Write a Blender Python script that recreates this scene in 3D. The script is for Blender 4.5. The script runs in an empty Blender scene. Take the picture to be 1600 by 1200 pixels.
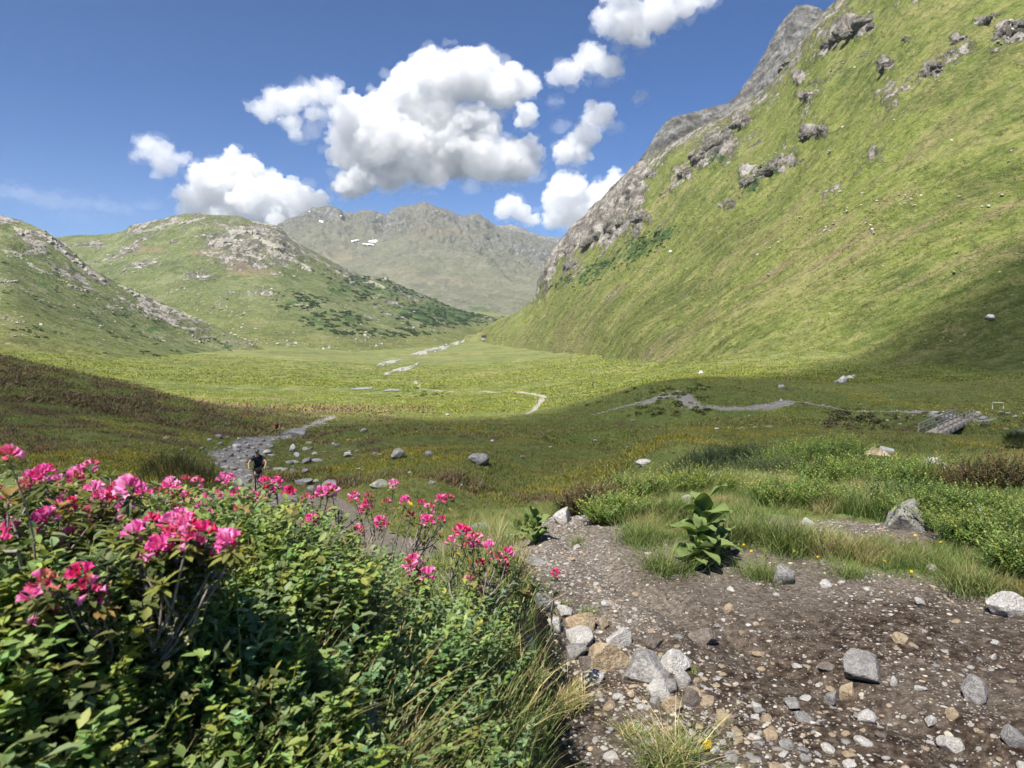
import bpy, bmesh, math, random
import numpy as np
from mathutils import Vector, Matrix, Quaternion
rng = np.random.default_rng(7)
random.seed(7)
S = bpy.context.scene
COL = S.collection
R = math.radians
# ------------------------------------------------------------------ camera
F = 1110.0
PITCH = math.atan(90 / F)
CA, SA = math.cos(PITCH), math.sin(PITCH)

def P(px, py, d):
    """world point seen in direction (px,py) of the 1600x1200 view at forward distance d (camera at the origin, looking along +Y)"""
    X = (px - 800) / F
    U = -(py - 600) / F
    y = CA + U * SA
    z = U * CA - SA
    k = d / y
    return np.stack(np.broadcast_arrays(X * k, d, z * k), -1).astype(float)

cam = bpy.data.cameras.new('camera'); cam_o = bpy.data.objects.new('camera', cam); COL.objects.link(cam_o)
cam_o.rotation_euler = (math.pi / 2 - PITCH, 0, 0)
cam.sensor_width = 36; cam.lens = 36 * F / 1600
cam.clip_start = 0.05; cam.clip_end = 30000
cam.dof.use_dof = True; cam.dof.focus_distance = 7.0; cam.dof.aperture_fstop = 9.0
S.camera = cam_o
# ------------------------------------------------------------------ noise
def _hash(ix, iy, iz, seed):
    h = (ix.astype(np.uint32) * np.uint32(374761393) + iy.astype(np.uint32) * np.uint32(668265263)
         + iz.astype(np.uint32) * np.uint32(2246822519) + np.uint32((seed * 3266489917) & 0xffffffff))
    h = (h ^ (h >> np.uint32(13))) * np.uint32(1274126177)
    h = (h ^ (h >> np.uint32(16))) * np.uint32(2654435761)
    return h ^ (h >> np.uint32(15))

_G = np.array([(1,1,0),(-1,1,0),(1,-1,0),(-1,-1,0),(1,0,1),(-1,0,1),(1,0,-1),(-1,0,-1),(0,1,1),(0,-1,1),(0,1,-1),(0,-1,-1)], float)

def pn(p, seed=0):
    """gradient noise, p (...,3), about -1..1"""
    p = np.asarray(p, float)
    i = np.floor(p); f = p - i; i = i.astype(np.int64)
    w = f * f * f * (f * (f * 6 - 15) + 10)
    out = 0
    for dx in (0, 1):
        wx = w[..., 0] if dx else 1 - w[..., 0]
        for dy in (0, 1):
            wy = w[..., 1] if dy else 1 - w[..., 1]
            for dz in (0, 1):
                wz = w[..., 2] if dz else 1 - w[..., 2]
                g = _G[_hash(i[..., 0] + dx, i[..., 1] + dy, i[..., 2] + dz, seed) % np.uint32(12)]
                out = out + wx * wy * wz * (g[..., 0] * (f[..., 0] - dx) + g[..., 1] * (f[..., 1] - dy) + g[..., 2] * (f[..., 2] - dz))
    return out

def fbm(p, octaves=4, gain=.5, lac=2.03, seed=0, ridge=False, billow=False):
    p = np.asarray(p, float); a = 1.; s = 0; t = 0
    for k in range(octaves):
        n = pn(p, seed + k * 17)
        if ridge: n = 1 - 2 * np.abs(n) * 1.6
        if billow: n = np.abs(n) * 2.2 - .6
        s = s + a * n; t += a
        a *= gain; p = p * lac + 11.3
    return s / t

def smooth(a, b, x):
    t = np.clip((x - a) / (b - a), 0, 1)
    return t * t * (3 - 2 * t)

def pchip(xs, ys, xq):
    xs = np.asarray(xs, float); ys = np.asarray(ys, float); xq = np.asarray(xq, float)
    sh = (-1,) + (1,) * (ys.ndim - 1)
    h = np.diff(xs).reshape(sh); dl = np.diff(ys, axis=0) / h
    m = np.zeros_like(ys)
    if len(xs) > 2:
        w1 = 2 * h[1:] + h[:-1]; w2 = h[1:] + 2 * h[:-1]
        same = dl[1:] * dl[:-1] > 0
        with np.errstate(divide='ignore', invalid='ignore'):
            mm = (w1 + w2) / (w1 / dl[:-1] + w2 / dl[1:])
        m[1:-1] = np.where(same, mm, 0)
    m[0] = dl[0]; m[-1] = dl[-1]
    k = np.clip(np.searchsorted(xs, xq) - 1, 0, len(xs) - 2)
    hh = h.reshape(-1)[k].reshape(sh); t = ((xq - xs[k]) / (xs[k + 1] - xs[k])).reshape(sh)
    t = np.clip(t, -0.5, 1.5)
    return ((2*t**3 - 3*t**2 + 1) * ys[k] + (t**3 - 2*t**2 + t) * hh * m[k] + (-2*t**3 + 3*t**2) * ys[k+1] + (t**3 - t**2) * hh * m[k+1])
# ------------------------------------------------------------------ objects
def mesh_from(name, V, faces, mat=None, smooth_sh=True, attrs=None, matidx=None):
    """V (n,3); faces: (m,3)/(m,4) array or list of arrays"""
    me = bpy.data.meshes.new(name)
    V = np.ascontiguousarray(V, np.float32)
    if isinstance(faces, np.ndarray): faces = [faces]
    faces = [np.asarray(f) for f in faces if len(f)]
    tot = np.concatenate([np.full(len(f), f.shape[1], np.int32) for f in faces])
    loops = np.concatenate([f.reshape(-1) for f in faces]).astype(np.int32)
    st = np.zeros(len(tot), np.int32); st[1:] = np.cumsum(tot)[:-1]
    me.vertices.add(len(V)); me.vertices.foreach_set('co', V.reshape(-1))
    me.loops.add(len(loops)); me.loops.foreach_set('vertex_index', loops)
    me.polygons.add(len(tot)); me.polygons.foreach_set('loop_start', st); me.polygons.foreach_set('loop_total', tot)
    if matidx is not None: me.polygons.foreach_set('material_index', np.asarray(matidx, np.int32))
    me.update(calc_edges=True)
    me.polygons.foreach_set('use_smooth', np.full(len(tot), bool(smooth_sh)))
    for k, a in (attrs or {}).items():
        a = np.asarray(a, np.float32)
        if a.ndim == 1:
            at = me.attributes.new(k, 'FLOAT', 'POINT'); at.data.foreach_set('value', a)
        else:
            if a.shape[1] == 3: a = np.concatenate([a, np.ones((len(a), 1), np.float32)], 1)
            at = me.attributes.new(k, 'FLOAT_COLOR', 'POINT'); at.data.foreach_set('color', a.reshape(-1))
    for m in (mat if isinstance(mat, (list, tuple)) else [mat]):
        if m is not None: me.materials.append(m)
    return me

def obj(name, me, parent=None, loc=None):
    o = bpy.data.objects.new(name, me); COL.objects.link(o)
    if parent is not None: o.parent = parent
    if loc is not None: o.location = loc
    return o

def tag(o, label=None, cat=None, group=None, kind=None):
    if label: o['label'] = label
    if cat: o['category'] = cat
    if group: o['group'] = group
    if kind: o['kind'] = kind
    return o

def thing(name, label, cat, loc=(0, 0, 0), rz=0, group=None):
    o = obj(name, None, None, loc); o.rotation_euler = (0, 0, rz)
    o.empty_display_size = .1
    return tag(o, label, cat, group)

def grid_faces(nr, nc):
    a = np.arange(nr * nc).reshape(nr, nc)
    return np.stack([a[:-1, :-1], a[:-1, 1:], a[1:, 1:], a[1:, :-1]], -1).reshape(-1, 4)

def grid_normals(G):
    du = np.gradient(G, axis=1); dv = np.gradient(G, axis=0)
    n = np.cross(du, dv); n /= np.linalg.norm(n, axis=-1, keepdims=True) + 1e-12
    return np.where(n[..., 2:3] < 0, -n, n)
# ------------------------------------------------------------------ materials
class Mat:
    def __init__(self, name):
        self.m = bpy.data.materials.new(name); self.m.use_nodes = True
        self.t = self.m.node_tree; self.t.nodes.clear()
        self.out = self.t.nodes.new('ShaderNodeOutputMaterial')
    def n(self, typ, **kw):
        nd = self.t.nodes.new(typ)
        for k, v in kw.items(): setattr(nd, k, v)
        return nd
    def put(self, sock, v):
        if isinstance(v, bpy.types.NodeSocket): self.t.links.new(v, sock)
        elif v is not None:
            if hasattr(sock.default_value, '__len__') and not hasattr(v, '__len__'): v = (v,) * len(sock.default_value)
            if hasattr(v, '__len__') and len(v) == 3 and len(sock.default_value) == 4: v = (*v, 1)
            sock.default_value = v
    def pos(self): return self.n('ShaderNodeNewGeometry').outputs['Position']
    def normal(self): return self.n('ShaderNodeNewGeometry').outputs['Normal']
    def gen(self): return self.n('ShaderNodeTexCoord').outputs['Object']
    def attr(self, name, out='Fac'): return self.n('ShaderNodeAttribute', attribute_name=name).outputs[out]
    def objrand(self): return self.n('ShaderNodeObjectInfo').outputs['Random']
    def map(self, vec, scale=(1, 1, 1), rot=(0, 0, 0), loc=(0, 0, 0)):
        nd = self.n('ShaderNodeMapping'); self.put(nd.inputs['Vector'], vec)
        nd.inputs['Scale'].default_value = scale; nd.inputs['Rotation'].default_value = rot; nd.inputs['Location'].default_value = loc
        return nd.outputs[0]
    def noise(self, vec, scale, detail=4, rough=.55, dist=0.):
        nd = self.n('ShaderNodeTexNoise'); self.put(nd.inputs['Vector'], vec)
        nd.inputs['Scale'].default_value = scale; nd.inputs['Detail'].default_value = detail
        nd.inputs['Roughness'].default_value = rough; nd.inputs['Distortion'].default_value = dist
        return nd.outputs['Fac']
    def voro(self, vec, scale, feature='F1', out='Distance', rnd=1.):
        nd = self.n('ShaderNodeTexVoronoi', feature=feature); self.put(nd.inputs['Vector'], vec)
        nd.inputs['Scale'].default_value = scale; nd.inputs['Randomness'].default_value = rnd
        return nd.outputs[out]
    def ramp(self, fac, stops, interp='LINEAR'):
        nd = self.n('ShaderNodeValToRGB'); self.put(nd.inputs[0], fac); cr = nd.color_ramp; cr.interpolation = interp
        while len(cr.elements) > 1: cr.elements.remove(cr.elements[-1])
        for i, (p, c) in enumerate(stops):
            if not hasattr(c, '__len__'): c = (c, c, c)
            e = cr.elements[0] if i == 0 else cr.elements.new(p)
            e.position = p; e.color = (*c, 1) if len(c) == 3 else c
        return nd.outputs[0]
    def mix(self, f, a, b, blend='MIX'):
        nd = self.n('ShaderNodeMix', data_type='RGBA', blend_type=blend)
        self.put(nd.inputs[0], f); self.put(nd.inputs[6], a); self.put(nd.inputs[7], b)
        return nd.outputs[2]
    def math(self, op, a, b=None, c=None, clamp=False):
        nd = self.n('ShaderNodeMath', operation=op, use_clamp=clamp)
        self.put(nd.inputs[0], a)
        if b is not None: self.put(nd.inputs[1], b)
        if c is not None: self.put(nd.inputs[2], c)
        return nd.outputs[0]
    def rng(self, v, a, b, c=0., d=1.):
        nd = self.n('ShaderNodeMapRange'); nd.clamp = True
        for s, x in zip(nd.inputs[:5], (v, a, b, c, d)): self.put(s, x)
        return nd.outputs[0]
    def sep(self, v):
        nd = self.n('ShaderNodeSeparateXYZ'); self.put(nd.inputs[0], v); return nd.outputs
    def bump(self, h, strength=.5, dist=.1, normal=None):
        nd = self.n('ShaderNodeBump'); self.put(nd.inputs['Height'], h); nd.inputs['Strength'].default_value = strength
        nd.inputs['Distance'].default_value = dist
        if normal is not None: self.put(nd.inputs['Normal'], normal)
        return nd.outputs[0]
    def bsdf(self, color, rough=.8, spec=.3, normal=None, metallic=0., **kw):
        nd = self.n('ShaderNodeBsdfPrincipled')
        self.put(nd.inputs['Base Color'], color); self.put(nd.inputs['Roughness'], rough)
        nd.inputs['Specular IOR Level'].default_value = spec; nd.inputs['Metallic'].default_value = metallic
        if normal is not None: self.put(nd.inputs['Normal'], normal)
        for k, v in kw.items(): self.put(nd.inputs[k], v)
        return nd.outputs[0]
    def done(self, sh):
        self.t.links.new(sh, self.out.inputs['Surface']); return self.m
    def leaf(self, color, rough=.55, spec=.3, trans=.3, tcolor=None, normal=None):
        a = self.bsdf(color, rough, spec, normal)
        t = self.n('ShaderNodeBsdfTranslucent'); self.put(t.inputs[0], tcolor if tcolor is not None else color)
        mx = self.n('ShaderNodeMixShader'); mx.inputs[0].default_value = trans
        self.t.links.new(a, mx.inputs[1]); self.t.links.new(t.outputs[0], mx.inputs[2])
        return self.done(mx.outputs[0])

def simple(name, color, rough=.6, spec=.4, var=.25, scale=30., metallic=0.):
    m = Mat(name); nz = m.noise(m.gen(), scale, 4)
    c = m.mix(m.math('MULTIPLY', nz, 1.), tuple(x * (1 - var) for x in color), tuple(min(1, x * (1 + var)) for x in color))
    return m.done(m.bsdf(c, rough, spec, metallic=metallic))
# ------------------------------------------------------------------ daylight
SUN_AZ, SUN_EL = R(-148), R(56)           # azimuth from +Y towards +X
L = np.array([math.sin(SUN_AZ) * math.cos(SUN_EL), math.cos(SUN_AZ) * math.cos(SUN_EL), math.sin(SUN_EL)])
W = bpy.data.worlds.new('World'); S.world = W; W.use_nodes = True
wt = W.node_tree; wt.nodes.clear()
sky = wt.nodes.new('ShaderNodeTexSky'); sky.sky_type = 'NISHITA'; sky.sun_disc = False
sky.sun_elevation = SUN_EL; sky.sun_rotation = SUN_AZ; sky.altitude = 4200; sky.air_density = 1.0; sky.dust_density = .1; sky.ozone_density = 2.6
bg = wt.nodes.new('ShaderNodeBackground'); bg.inputs['Strength'].default_value = .050
wo = wt.nodes.new('ShaderNodeOutputWorld')
hs = wt.nodes.new('ShaderNodeHueSaturation'); hs.inputs['Saturation'].default_value = 1.42; hs.inputs['Hue'].default_value = .508; hs.inputs['Value'].default_value = .66
wt.links.new(sky.outputs[0], hs.inputs['Color']); wt.links.new(hs.outputs[0], bg.inputs[0]); wt.links.new(bg.outputs[0], wo.inputs[0])
sl = bpy.data.lights.new('sun', 'SUN'); sl.energy = 3.7; sl.angle = R(.5); sl.color = (1, .935, .84)
sun = obj('sun', sl); sun.rotation_euler = Vector(L).to_track_quat('Z', 'Y').to_euler(); sun.location = (0, 0, 50)
S.view_settings.view_transform = 'Standard'; S.view_settings.look = 'None'; S.view_settings.gamma = 1
S.view_settings.exposure = 1.95
S.render.engine = 'CYCLES'
cy = S.cycles
cy.use_denoising = True; cy.denoiser = 'OPENIMAGEDENOISE'; cy.denoising_input_passes = 'RGB_ALBEDO_NORMAL'
try: cy.denoising_prefilter = 'ACCURATE'
except Exception: pass
cy.max_bounces = 10; cy.diffuse_bounces = 4; cy.glossy_bounces = 2; cy.transmission_bounces = 3; cy.volume_bounces = 12; cy.transparent_max_bounces = 64
cy.caustics_reflective = False; cy.caustics_refractive = False
cy.use_adaptive_sampling = True; cy.adaptive_threshold = .015
cy.sample_clamp_indirect = 6
S.render.film_transparent = False
S.render.use_persistent_data = False
# ------------------------------------------------------------------ ground sheet
TC = []
def col(px, rows):
    for d, kind, v in rows:
        p = P(px, v, d) if kind == 'p' else np.array([(px - 800) / F * d * 1.0, d, v])
        TC.append(p)
z, p = 'z', 'p'
col(-500, [(1.5,z,-.6),(3,z,-.75),(5,z,-1.3),(8,z,-2.1),(14,z,-3),(25,z,-4),(40,z,-4),(70,z,-3),(100,z,0),(130,z,3),(170,z,-2),(250,z,-9),(400,z,-8),(800,z,-10),(1500,z,-20),(2600,z,0)])
col(0, [(1.2,z,-.72),(2,z,-.82),(3,z,-1.0),(5,z,-1.65),(8,z,-2.6),(14,z,-3.9),(25,p,738),(40,p,692),(70,p,622),(100,p,580),(130,p,556),(170,z,-11),(250,z,-15),(400,p,552),(600,p,536),(900,p,524),(2600,z,0)])
col(200, [(1.2,z,-.78),(2,z,-.86),(3,z,-1.05),(5,z,-1.7),(8,z,-2.7),(14,z,-4.1),(25,p,748),(40,p,705),(70,p,655),(100,p,622),(135,p,601),(180,z,-18),(250,z,-22),(400,p,574),(600,p,553),(900,p,538),(1300,z,-20)])
col(450, [(1.5,z,-.85),(2.2,z,-.95),(3.2,z,-1.2),(5,z,-1.85),(8,z,-2.8),(14,z,-4.4),(27,p,782),(35,p,758),(50,p,725),(70,p,697),(95,p,676),(120,p,660),(145,p,647),(190,p,636),(250,p,620),(400,p,590),(600,p,564),(900,p,545),(1300,p,530),(2600,z,5)])
col(650, [(1.8,z,-1.08),(2.3,z,-1.18),(3.2,z,-1.5),(5,z,-1.95),(8,z,-2.7),(14,z,-4.2),(25,p,752),(40,p,715),(70,p,683),(110,p,662),(150,p,650),(200,p,634),(300,p,612),(450,p,590),(700,p,567),(1000,p,548),(1500,p,528),(2200,p,503)])
col(750, [(1.9,z,-1.2),(2.6,z,-1.2),(3.4,z,-1.25),(1000,p,546),(1500,p,522),(2000,p,500),(2600,p,488)])
col(850, [(2.2,z,-1.4),(3,z,-1.42),(4.5,z,-1.46),(6,z,-1.66),(8,z,-2.2),(12,z,-3.2),(20,p,766),(30,p,735),(50,p,702),(80,p,680),(120,p,657),(160,p,640),(200,p,622),(260,p,605),(400,p,582),(600,p,562),(900,p,545),(2600,z,30)])
col(1050, [(2.2,z,-1.4),(3.2,z,-1.4),(4.2,z,-1.4),(6,z,-1.5),(9,z,-2.05),(12,p,756),(17,z,-4.1),(23,p,715),(30,p,695),(37,p,688),(48,z,-8.8),(70,p,668),(92,z,-12.8),(102,p,632),(112,p,604),(150,p,596),(200,p,590),(300,p,575),(600,z,-10),(2600,z,40)])
col(1300, [(2.4,z,-1.4),(3.3,z,-1.4),(4.5,z,-1.4),(6,z,-1.52),(9,p,772),(13,p,737),(17,p,714),(22,z,-5.3),(35,z,-6.8),(55,p,681),(70,p,668),(85,p,656),(100,p,640),(120,p,622),(150,p,602),(200,p,584),(300,z,0)])
col(1600, [(2.4,z,-1.35),(3.3,z,-1.33),(4.5,z,-1.35),(6,z,-1.45),(9,p,757),(13,p,724),(16,p,710),(22,z,-5),(35,z,-6.9),(50,p,689),(70,p,671),(85,p,652),(110,p,627),(140,p,602),(180,p,582),(300,z,5)])
col(2200, [(2.4,z,-1.3),(4.5,z,-1.3),(9,z,-1.8),(16,z,-2.8),(22,z,-4.5),(50,z,-8),(85,z,-10),(140,z,-8),(300,z,20),(2600,z,60)])
for q in [(0,-1,-1.4),(0,.7,-1.4),(1.3,.8,-1.4),(.6,1.5,-1.4),(-.45,.8,-1.15),(-.9,.3,-.75),(-2.2,-1,-.65),(2.5,-1,-1.35),(0,-5,-1.2),(-5,-4,-.4),(6,-4,-1.1),(-20,-3,.5),(20,-3,-1),(0,-7,-1.1)]: TC.append(np.array(q, float))
TC = np.array(TC)

def _uv(x, y):
    s = np.maximum(y + 9.0, .5)
    return x / s * 2.2, np.log(s) * 1.0, s
def _tk(r2): return np.where(r2 > 1e-14, .5 * r2 * np.log(r2 + 1e-20), 0)
_u, _v, _s = _uv(TC[:, 0], TC[:, 1]); _NT = len(TC)
_K = _tk((_u[:, None] - _u) ** 2 + (_v[:, None] - _v) ** 2) + np.eye(_NT) * 2e-5
_A = np.zeros((_NT + 3, _NT + 3)); _A[:_NT, :_NT] = _K
_A[:_NT, _NT] = 1; _A[:_NT, _NT + 1] = _u; _A[:_NT, _NT + 2] = _v; _A[_NT:, :_NT] = _A[:_NT, _NT:].T
_W = np.linalg.solve(_A, np.r_[TC[:, 2] / _s, 0, 0, 0])

def z_base(x, y):
    x = np.asarray(x, float); y = np.asarray(y, float); sh = np.broadcast(x, y).shape
    x = np.broadcast_to(x, sh).ravel(); y = np.broadcast_to(y, sh).ravel()
    out = np.empty(x.size); w = _W[:_NT].astype(np.float32) * .5
    for k in range(0, x.size, 40000):
        u, v, s = _uv(x[k:k+40000], y[k:k+40000])
        r2 = (u[:, None] - _u).astype(np.float32) ** 2 + (v[:, None] - _v).astype(np.float32) ** 2
        out[k:k+40000] = ((r2 * np.log(r2 + np.float32(1e-20))) @ w + _W[_NT] + u * _W[_NT+1] + v * _W[_NT+2]) * s
    return out.reshape(sh)

def part(mask, fn, x, y, fill=0.):
    """fn(x, y, q) evaluated only where mask holds"""
    out = np.full(np.shape(x), fill, float)
    if mask.any():
        xm, ym = x[mask], y[mask]
        out[mask] = fn(xm, ym, np.stack([xm, ym, np.zeros_like(xm)], -1))
    return out

def seg_dist(x, y, pts):
    """distance to polyline pts and the half-width there"""
    best = np.full(np.shape(x), 1e9); wd = np.zeros(np.shape(x))
    for (x0, y0, w0), (x1, y1, w1) in zip(pts[:-1], pts[1:]):
        dx, dy = x1 - x0, y1 - y0
        t = np.clip(((x - x0) * dx + (y - y0) * dy) / (dx * dx + dy * dy), 0, 1)
        d = np.hypot(x - x0 - t * dx, y - y0 - t * dy)
        w = w0 + t * (w1 - w0)
        m = d - w < best - wd
        best = np.where(m, d, best); wd = np.where(m, w, wd)
    return best, wd
def pxd(lst): return [(*(P(a, b, d)[:2]), w) for a, b, d, w in lst]
# the dirt path in the foreground (plan view), then the trail in the meadow
NEAR_PATH = [(2.2,-3,1.9),(1.75,0,1.75),(1.70,1.6,1.55),(1.55,2.4,1.35),(1.34,3.1,1.16),(1.12,3.6,.98),(.74,4.0,.64),(.44,4.4,.38),(.40,5.0,.38),(.25,6.2,.32),(-.5,8.5,.5),(-2.5,13,.7),(-5,19,.8),(-7.5,24,1.2),(-9.2,27.5,1.5)]
TRAIL = pxd([(468,788,26,1.3),(440,768,31,1.2),(398,764,33,.7),(372,742,39,.7),(356,724,48,1.1),(385,700,62,1.3),(415,686,80,1.5),(440,679,90,1.5),(470,668,104,1.),(500,659,125,1.),(520,655,145,.7)])
TRAIL_R = pxd([(1010,622,105,.5),(1062,622,108,.7),(1080,634,100,.8),(1130,641,97,.5),(1190,640,97,1.0),(1240,629,108,.6),(1330,632,100,.6),(1400,632,98,.9),(1480,640,92,1.2),(1506,650,84,1.8)])
TRAIL_R = [(x, y, w * 1.7) for x, y, w in TRAIL_R]
TRAIL_V = [(*(P(a, b, d)[:2]), w) for a, b, d, w in [(1020,600,190,.4),(930,602,195,.45),(880,601,200,.6),(850,604,205,.8),(838,598,218,.9),(812,589,245,1.),(790,582,262,1.1),(765,578,278,1.1),(735,579,290,.9),(690,580,300,.8),(655,577,320,.7),(648,568,420,.8)]]
TRAIL_W = pxd([(848,604,203,.8),(836,622,165,.6),(822,634,150,.3)])
BARE = [pxd([(1150,663,74,.8),(1180,666,72,1.),(1220,667,72,.9),(1230,666,72,.3)]), pxd([(1540,672,66,.7),(1600,669,68,.8),(1660,669,68,.7)]), pxd([(1060,655,88,.3),(1080,660,84,.6)]), pxd([(660,667,98,.9),(698,667,98,.9)]), pxd([(920,657,108,.4),(1000,656,106,.4)])]

RUT = [(1.75,1.5,.1),(1.45,2.4,.1),(1.0,3.2,.1),(.62,3.9,.1),(.42,4.6,.1),(.38,5.4,.1)]
DIP = pxd([(885,772,19,.8),(868,735,30,1.),(900,703,48,1.4),(925,672,76,1.6)])
def near_pathmask(x, y):
    d, w = seg_dist(x, y, NEAR_PATH)
    q = np.stack([x, y, np.zeros_like(x)], -1)
    e = (d - w) + .16 * fbm(q * 1.7, 4, seed=3) + .05 * fbm(q * 7, 2, seed=4)
    # side patch of bare gravel on the right bank
    d2, w2 = seg_dist(x, y, [(1.35,5.0,.12),(2.0,4.9,.42),(2.9,4.7,.38)])
    e2 = (d2 - w2) + .22 * fbm(q * 2.6, 3, seed=5)
    return smooth(.07, -.07, np.minimum(e, e2))

def ground(x, y, masks=False):
    """height of the ground sheet with its hummocks, banks and path"""
    x = np.asarray(x, float); y = np.asarray(y, float)
    zb = z_base(x, y)
    r = np.hypot(x, y)
    near = r < 32
    nm = part(near, lambda x, y, q: near_pathmask(x, y), x, y)
    def rut(x, y, q):
        d, w = seg_dist(x, y, RUT); d2, w2 = seg_dist(x, y, DIP)
        return -.055 * smooth(.16, .0, d + .05 * fbm(q * 3., 3, seed=11)) - 1.1 * smooth(4.5, 0, d2 - w2 + 1.2 * fbm(q / 3., 3, seed=12)) * smooth(12, 22, y)
    zb = zb + part(r < 95, rut, x, y)
    def bank(x, y, q):
        d, w = seg_dist(x, y, NEAR_PATH)
        cx = np.interp(y, [-3, 0, 1.6, 2.4, 3.2, 4.2, 5.2, 6.4], [2.2, 1.75, 1.7, 1.55, 1.3, .70, .4, .2])
        return .15 * smooth(0, .22, d - w) * smooth(7.5, 5.5, y) * (x < cx)
    zb = zb + part(near, bank, x, y)
    zb = zb + (1 - nm) * smooth(.2, 1, r) * part(near, lambda x, y, q: .05 * fbm(q * 2.3, 3, seed=8), x, y)
    zb = zb + nm * part(nm > 0, lambda x, y, q: .024 * fbm(q * 4.5, 4, seed=9) + .05 * fbm(q * np.array([1.6, .6, 1]) + .8, 3, seed=10) - .03, x, y)
    A = smooth(12, 30, r) * smooth(330, 140, r)
    zb = zb + A * part(A > 0, lambda x, y, q: 1.15 * fbm(q / 11., 4, gain=.45, seed=21) + .16 * fbm(q / 1.7, 3, seed=22), x, y)
    zb = zb + smooth(150, 300, r) * part(r > 150, lambda x, y, q: 3.4 * fbm(q / 60., 5, seed=23) + .55 * fbm(q / 10., 4, seed=24), x, y)
    def trails(x, y, q):
        t = np.zeros_like(x); nz_ = fbm(q / 1.3, 3, seed=31)
        for pl in (TRAIL, TRAIL_R, TRAIL_V, TRAIL_W, *BARE):
            dd, ww = seg_dist(x, y, pl)
            t = np.maximum(t, smooth(.35, -.25, (dd - ww) + (.35 + ww * .35) * nz_))
        return t
    tr = part((r > 20) & (r < 1000) & (np.abs(x) < .85 * y + 5), trails, x, y)
    zb = zb - .08 * tr
    if masks: return zb, nm, tr
    return zb

def grid_terrain():
    c0 = np.array([0., -9.])
    na, nr = 1050, 1150
    az = np.linspace(R(-62), R(62), na)
    az = az * (1 - .25 * np.cos(az * 1.4)) / 1.0
    lr = np.concatenate([np.linspace(math.log(6.5), math.log(18), 520)[:-1], np.linspace(math.log(18), math.log(250), 420)[:-1], np.linspace(math.log(250), math.log(3200), nr - 938)])
    rr = np.exp(lr)
    X = c0[0] + rr[:, None] * np.sin(az)[None]; Y = c0[1] + rr[:, None] * np.cos(az)[None]
    return X, Y
TX, TY = grid_terrain()
TZ, TNM, TTR = ground(TX, TY, True)
_r = np.hypot(TX, TY)
# heath patches (brown dwarf shrubs), more on the left slope
heath = part((_r > 9) & (TY < 210), lambda x, y, q: smooth(.08, .30, fbm(q / 5.5, 4, seed=41) + .30 * smooth(-8, -50, x) - .12 * smooth(-15, 30, x) - .12) * smooth(9, 16, np.hypot(x, y)) * smooth(210, 150, y), TX, TY)
yel = part((_r > 20) & (TY < 170), lambda x, y, q: smooth(.05, .3, fbm(q / 14., 3, seed=43) - .05) * smooth(20, 40, y) * smooth(170, 120, y), TX, TY)
# earth banks of the gully with the stream on the right
GULLY = pxd([(955,640,100,1.5),(1000,648,93,2.),(1100,655,90,2.),(1250,655,90,2.5),(1350,652,90,3.),(1450,668,76,3.5),(1480,672,68,4.)])
def bank_earth(x, y, q):
    d, w = seg_dist(x, y, NEAR_PATH); e = d - w + .10 * fbm(q * 3., 3, seed=48)
    cx = np.interp(y, [-3, 0, 1.6, 2.4, 3.2, 4.2, 5.2, 6.4], [2.2, 1.75, 1.7, 1.55, 1.3, .70, .4, .2])
    return smooth(-.06, 0, e) * smooth(.24, .12, e) * (x < cx) * smooth(4.5, 3.8, y)
_gm = (_r > 60) & (TY < 130) & (TX > 5)
gul = part(_gm, lambda x, y, q: smooth(2.5, -1.5, (lambda a: a[0] - a[1])(seg_dist(x, y, GULLY)) + 2.2 * fbm(q / 2.5, 3, seed=47)), TX, TY)
gul = np.maximum(gul, part(_r < 8, bank_earth, TX, TY))
far = smooth(110, 230, _r)
def gully_cut(x, y): return part((y > 60) & (y < 130) & (x > 5), lambda x, y, q: 2.3 * smooth(4, -2, (lambda a: a[0] - a[1])(seg_dist(x, y, GULLY))), x, y)
TZ = TZ - gully_cut(TX, TY)

GRASS = {'green': ([(0.384, (0.052, 0.082, 0.020)), (0.471, (0.092, 0.129, 0.028)), (0.541, (0.133, 0.162, 0.040)), (0.628, (0.172, 0.177, 0.062))], [(0.384, (0.044, 0.055, 0.019)), (0.465, (0.086, 0.118, 0.027)), (0.558, (0.136, 0.160, 0.040)), (0.639, (0.203, 0.188, 0.077))], (0.029, 0.042, 0.012), (0.234, 0.214, 0.100), (0.127, 0.164, 0.031)),
 'olive': ([(0.384, (0.040, 0.060, 0.020)), (0.477, (0.076, 0.102, 0.032)), (0.546, (0.112, 0.132, 0.047)), (0.628, (0.147, 0.153, 0.070))], [(0.384, (0.034, 0.049, 0.019)), (0.471, (0.071, 0.097, 0.031)), (0.570, (0.119, 0.138, 0.047)), (0.639, (0.171, 0.175, 0.083))], (0.025, 0.038, 0.014), (0.204, 0.214, 0.122), (0.093, 0.117, 0.038)),
 'valley': ([(0.384, (0.054, 0.076, 0.021)), (0.471, (0.092, 0.116, 0.028)), (0.541, (0.130, 0.152, 0.040)), (0.628, (0.174, 0.170, 0.062))], [(0.384, (0.048, 0.063, 0.019)), (0.471, (0.092, 0.113, 0.028)), (0.558, (0.136, 0.152, 0.041)), (0.639, (0.194, 0.178, 0.076))], (0.033, 0.044, 0.015), (0.212, 0.192, 0.095), (0.126, 0.152, 0.036)),
 'grey': ([(0.396, (.045, .060, .034)), (0.488, (.085, .098, .055)), (0.570, (.130, .128, .090)), (0.645, (.17, .155, .125))], [(0.384, (.048, .058, .036)), (0.500, (.092, .10, .058)), (0.616, (.155, .145, .112))], (.035, .04, .03), (.19, .17, .14), (.095, .108, .058))}
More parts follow.
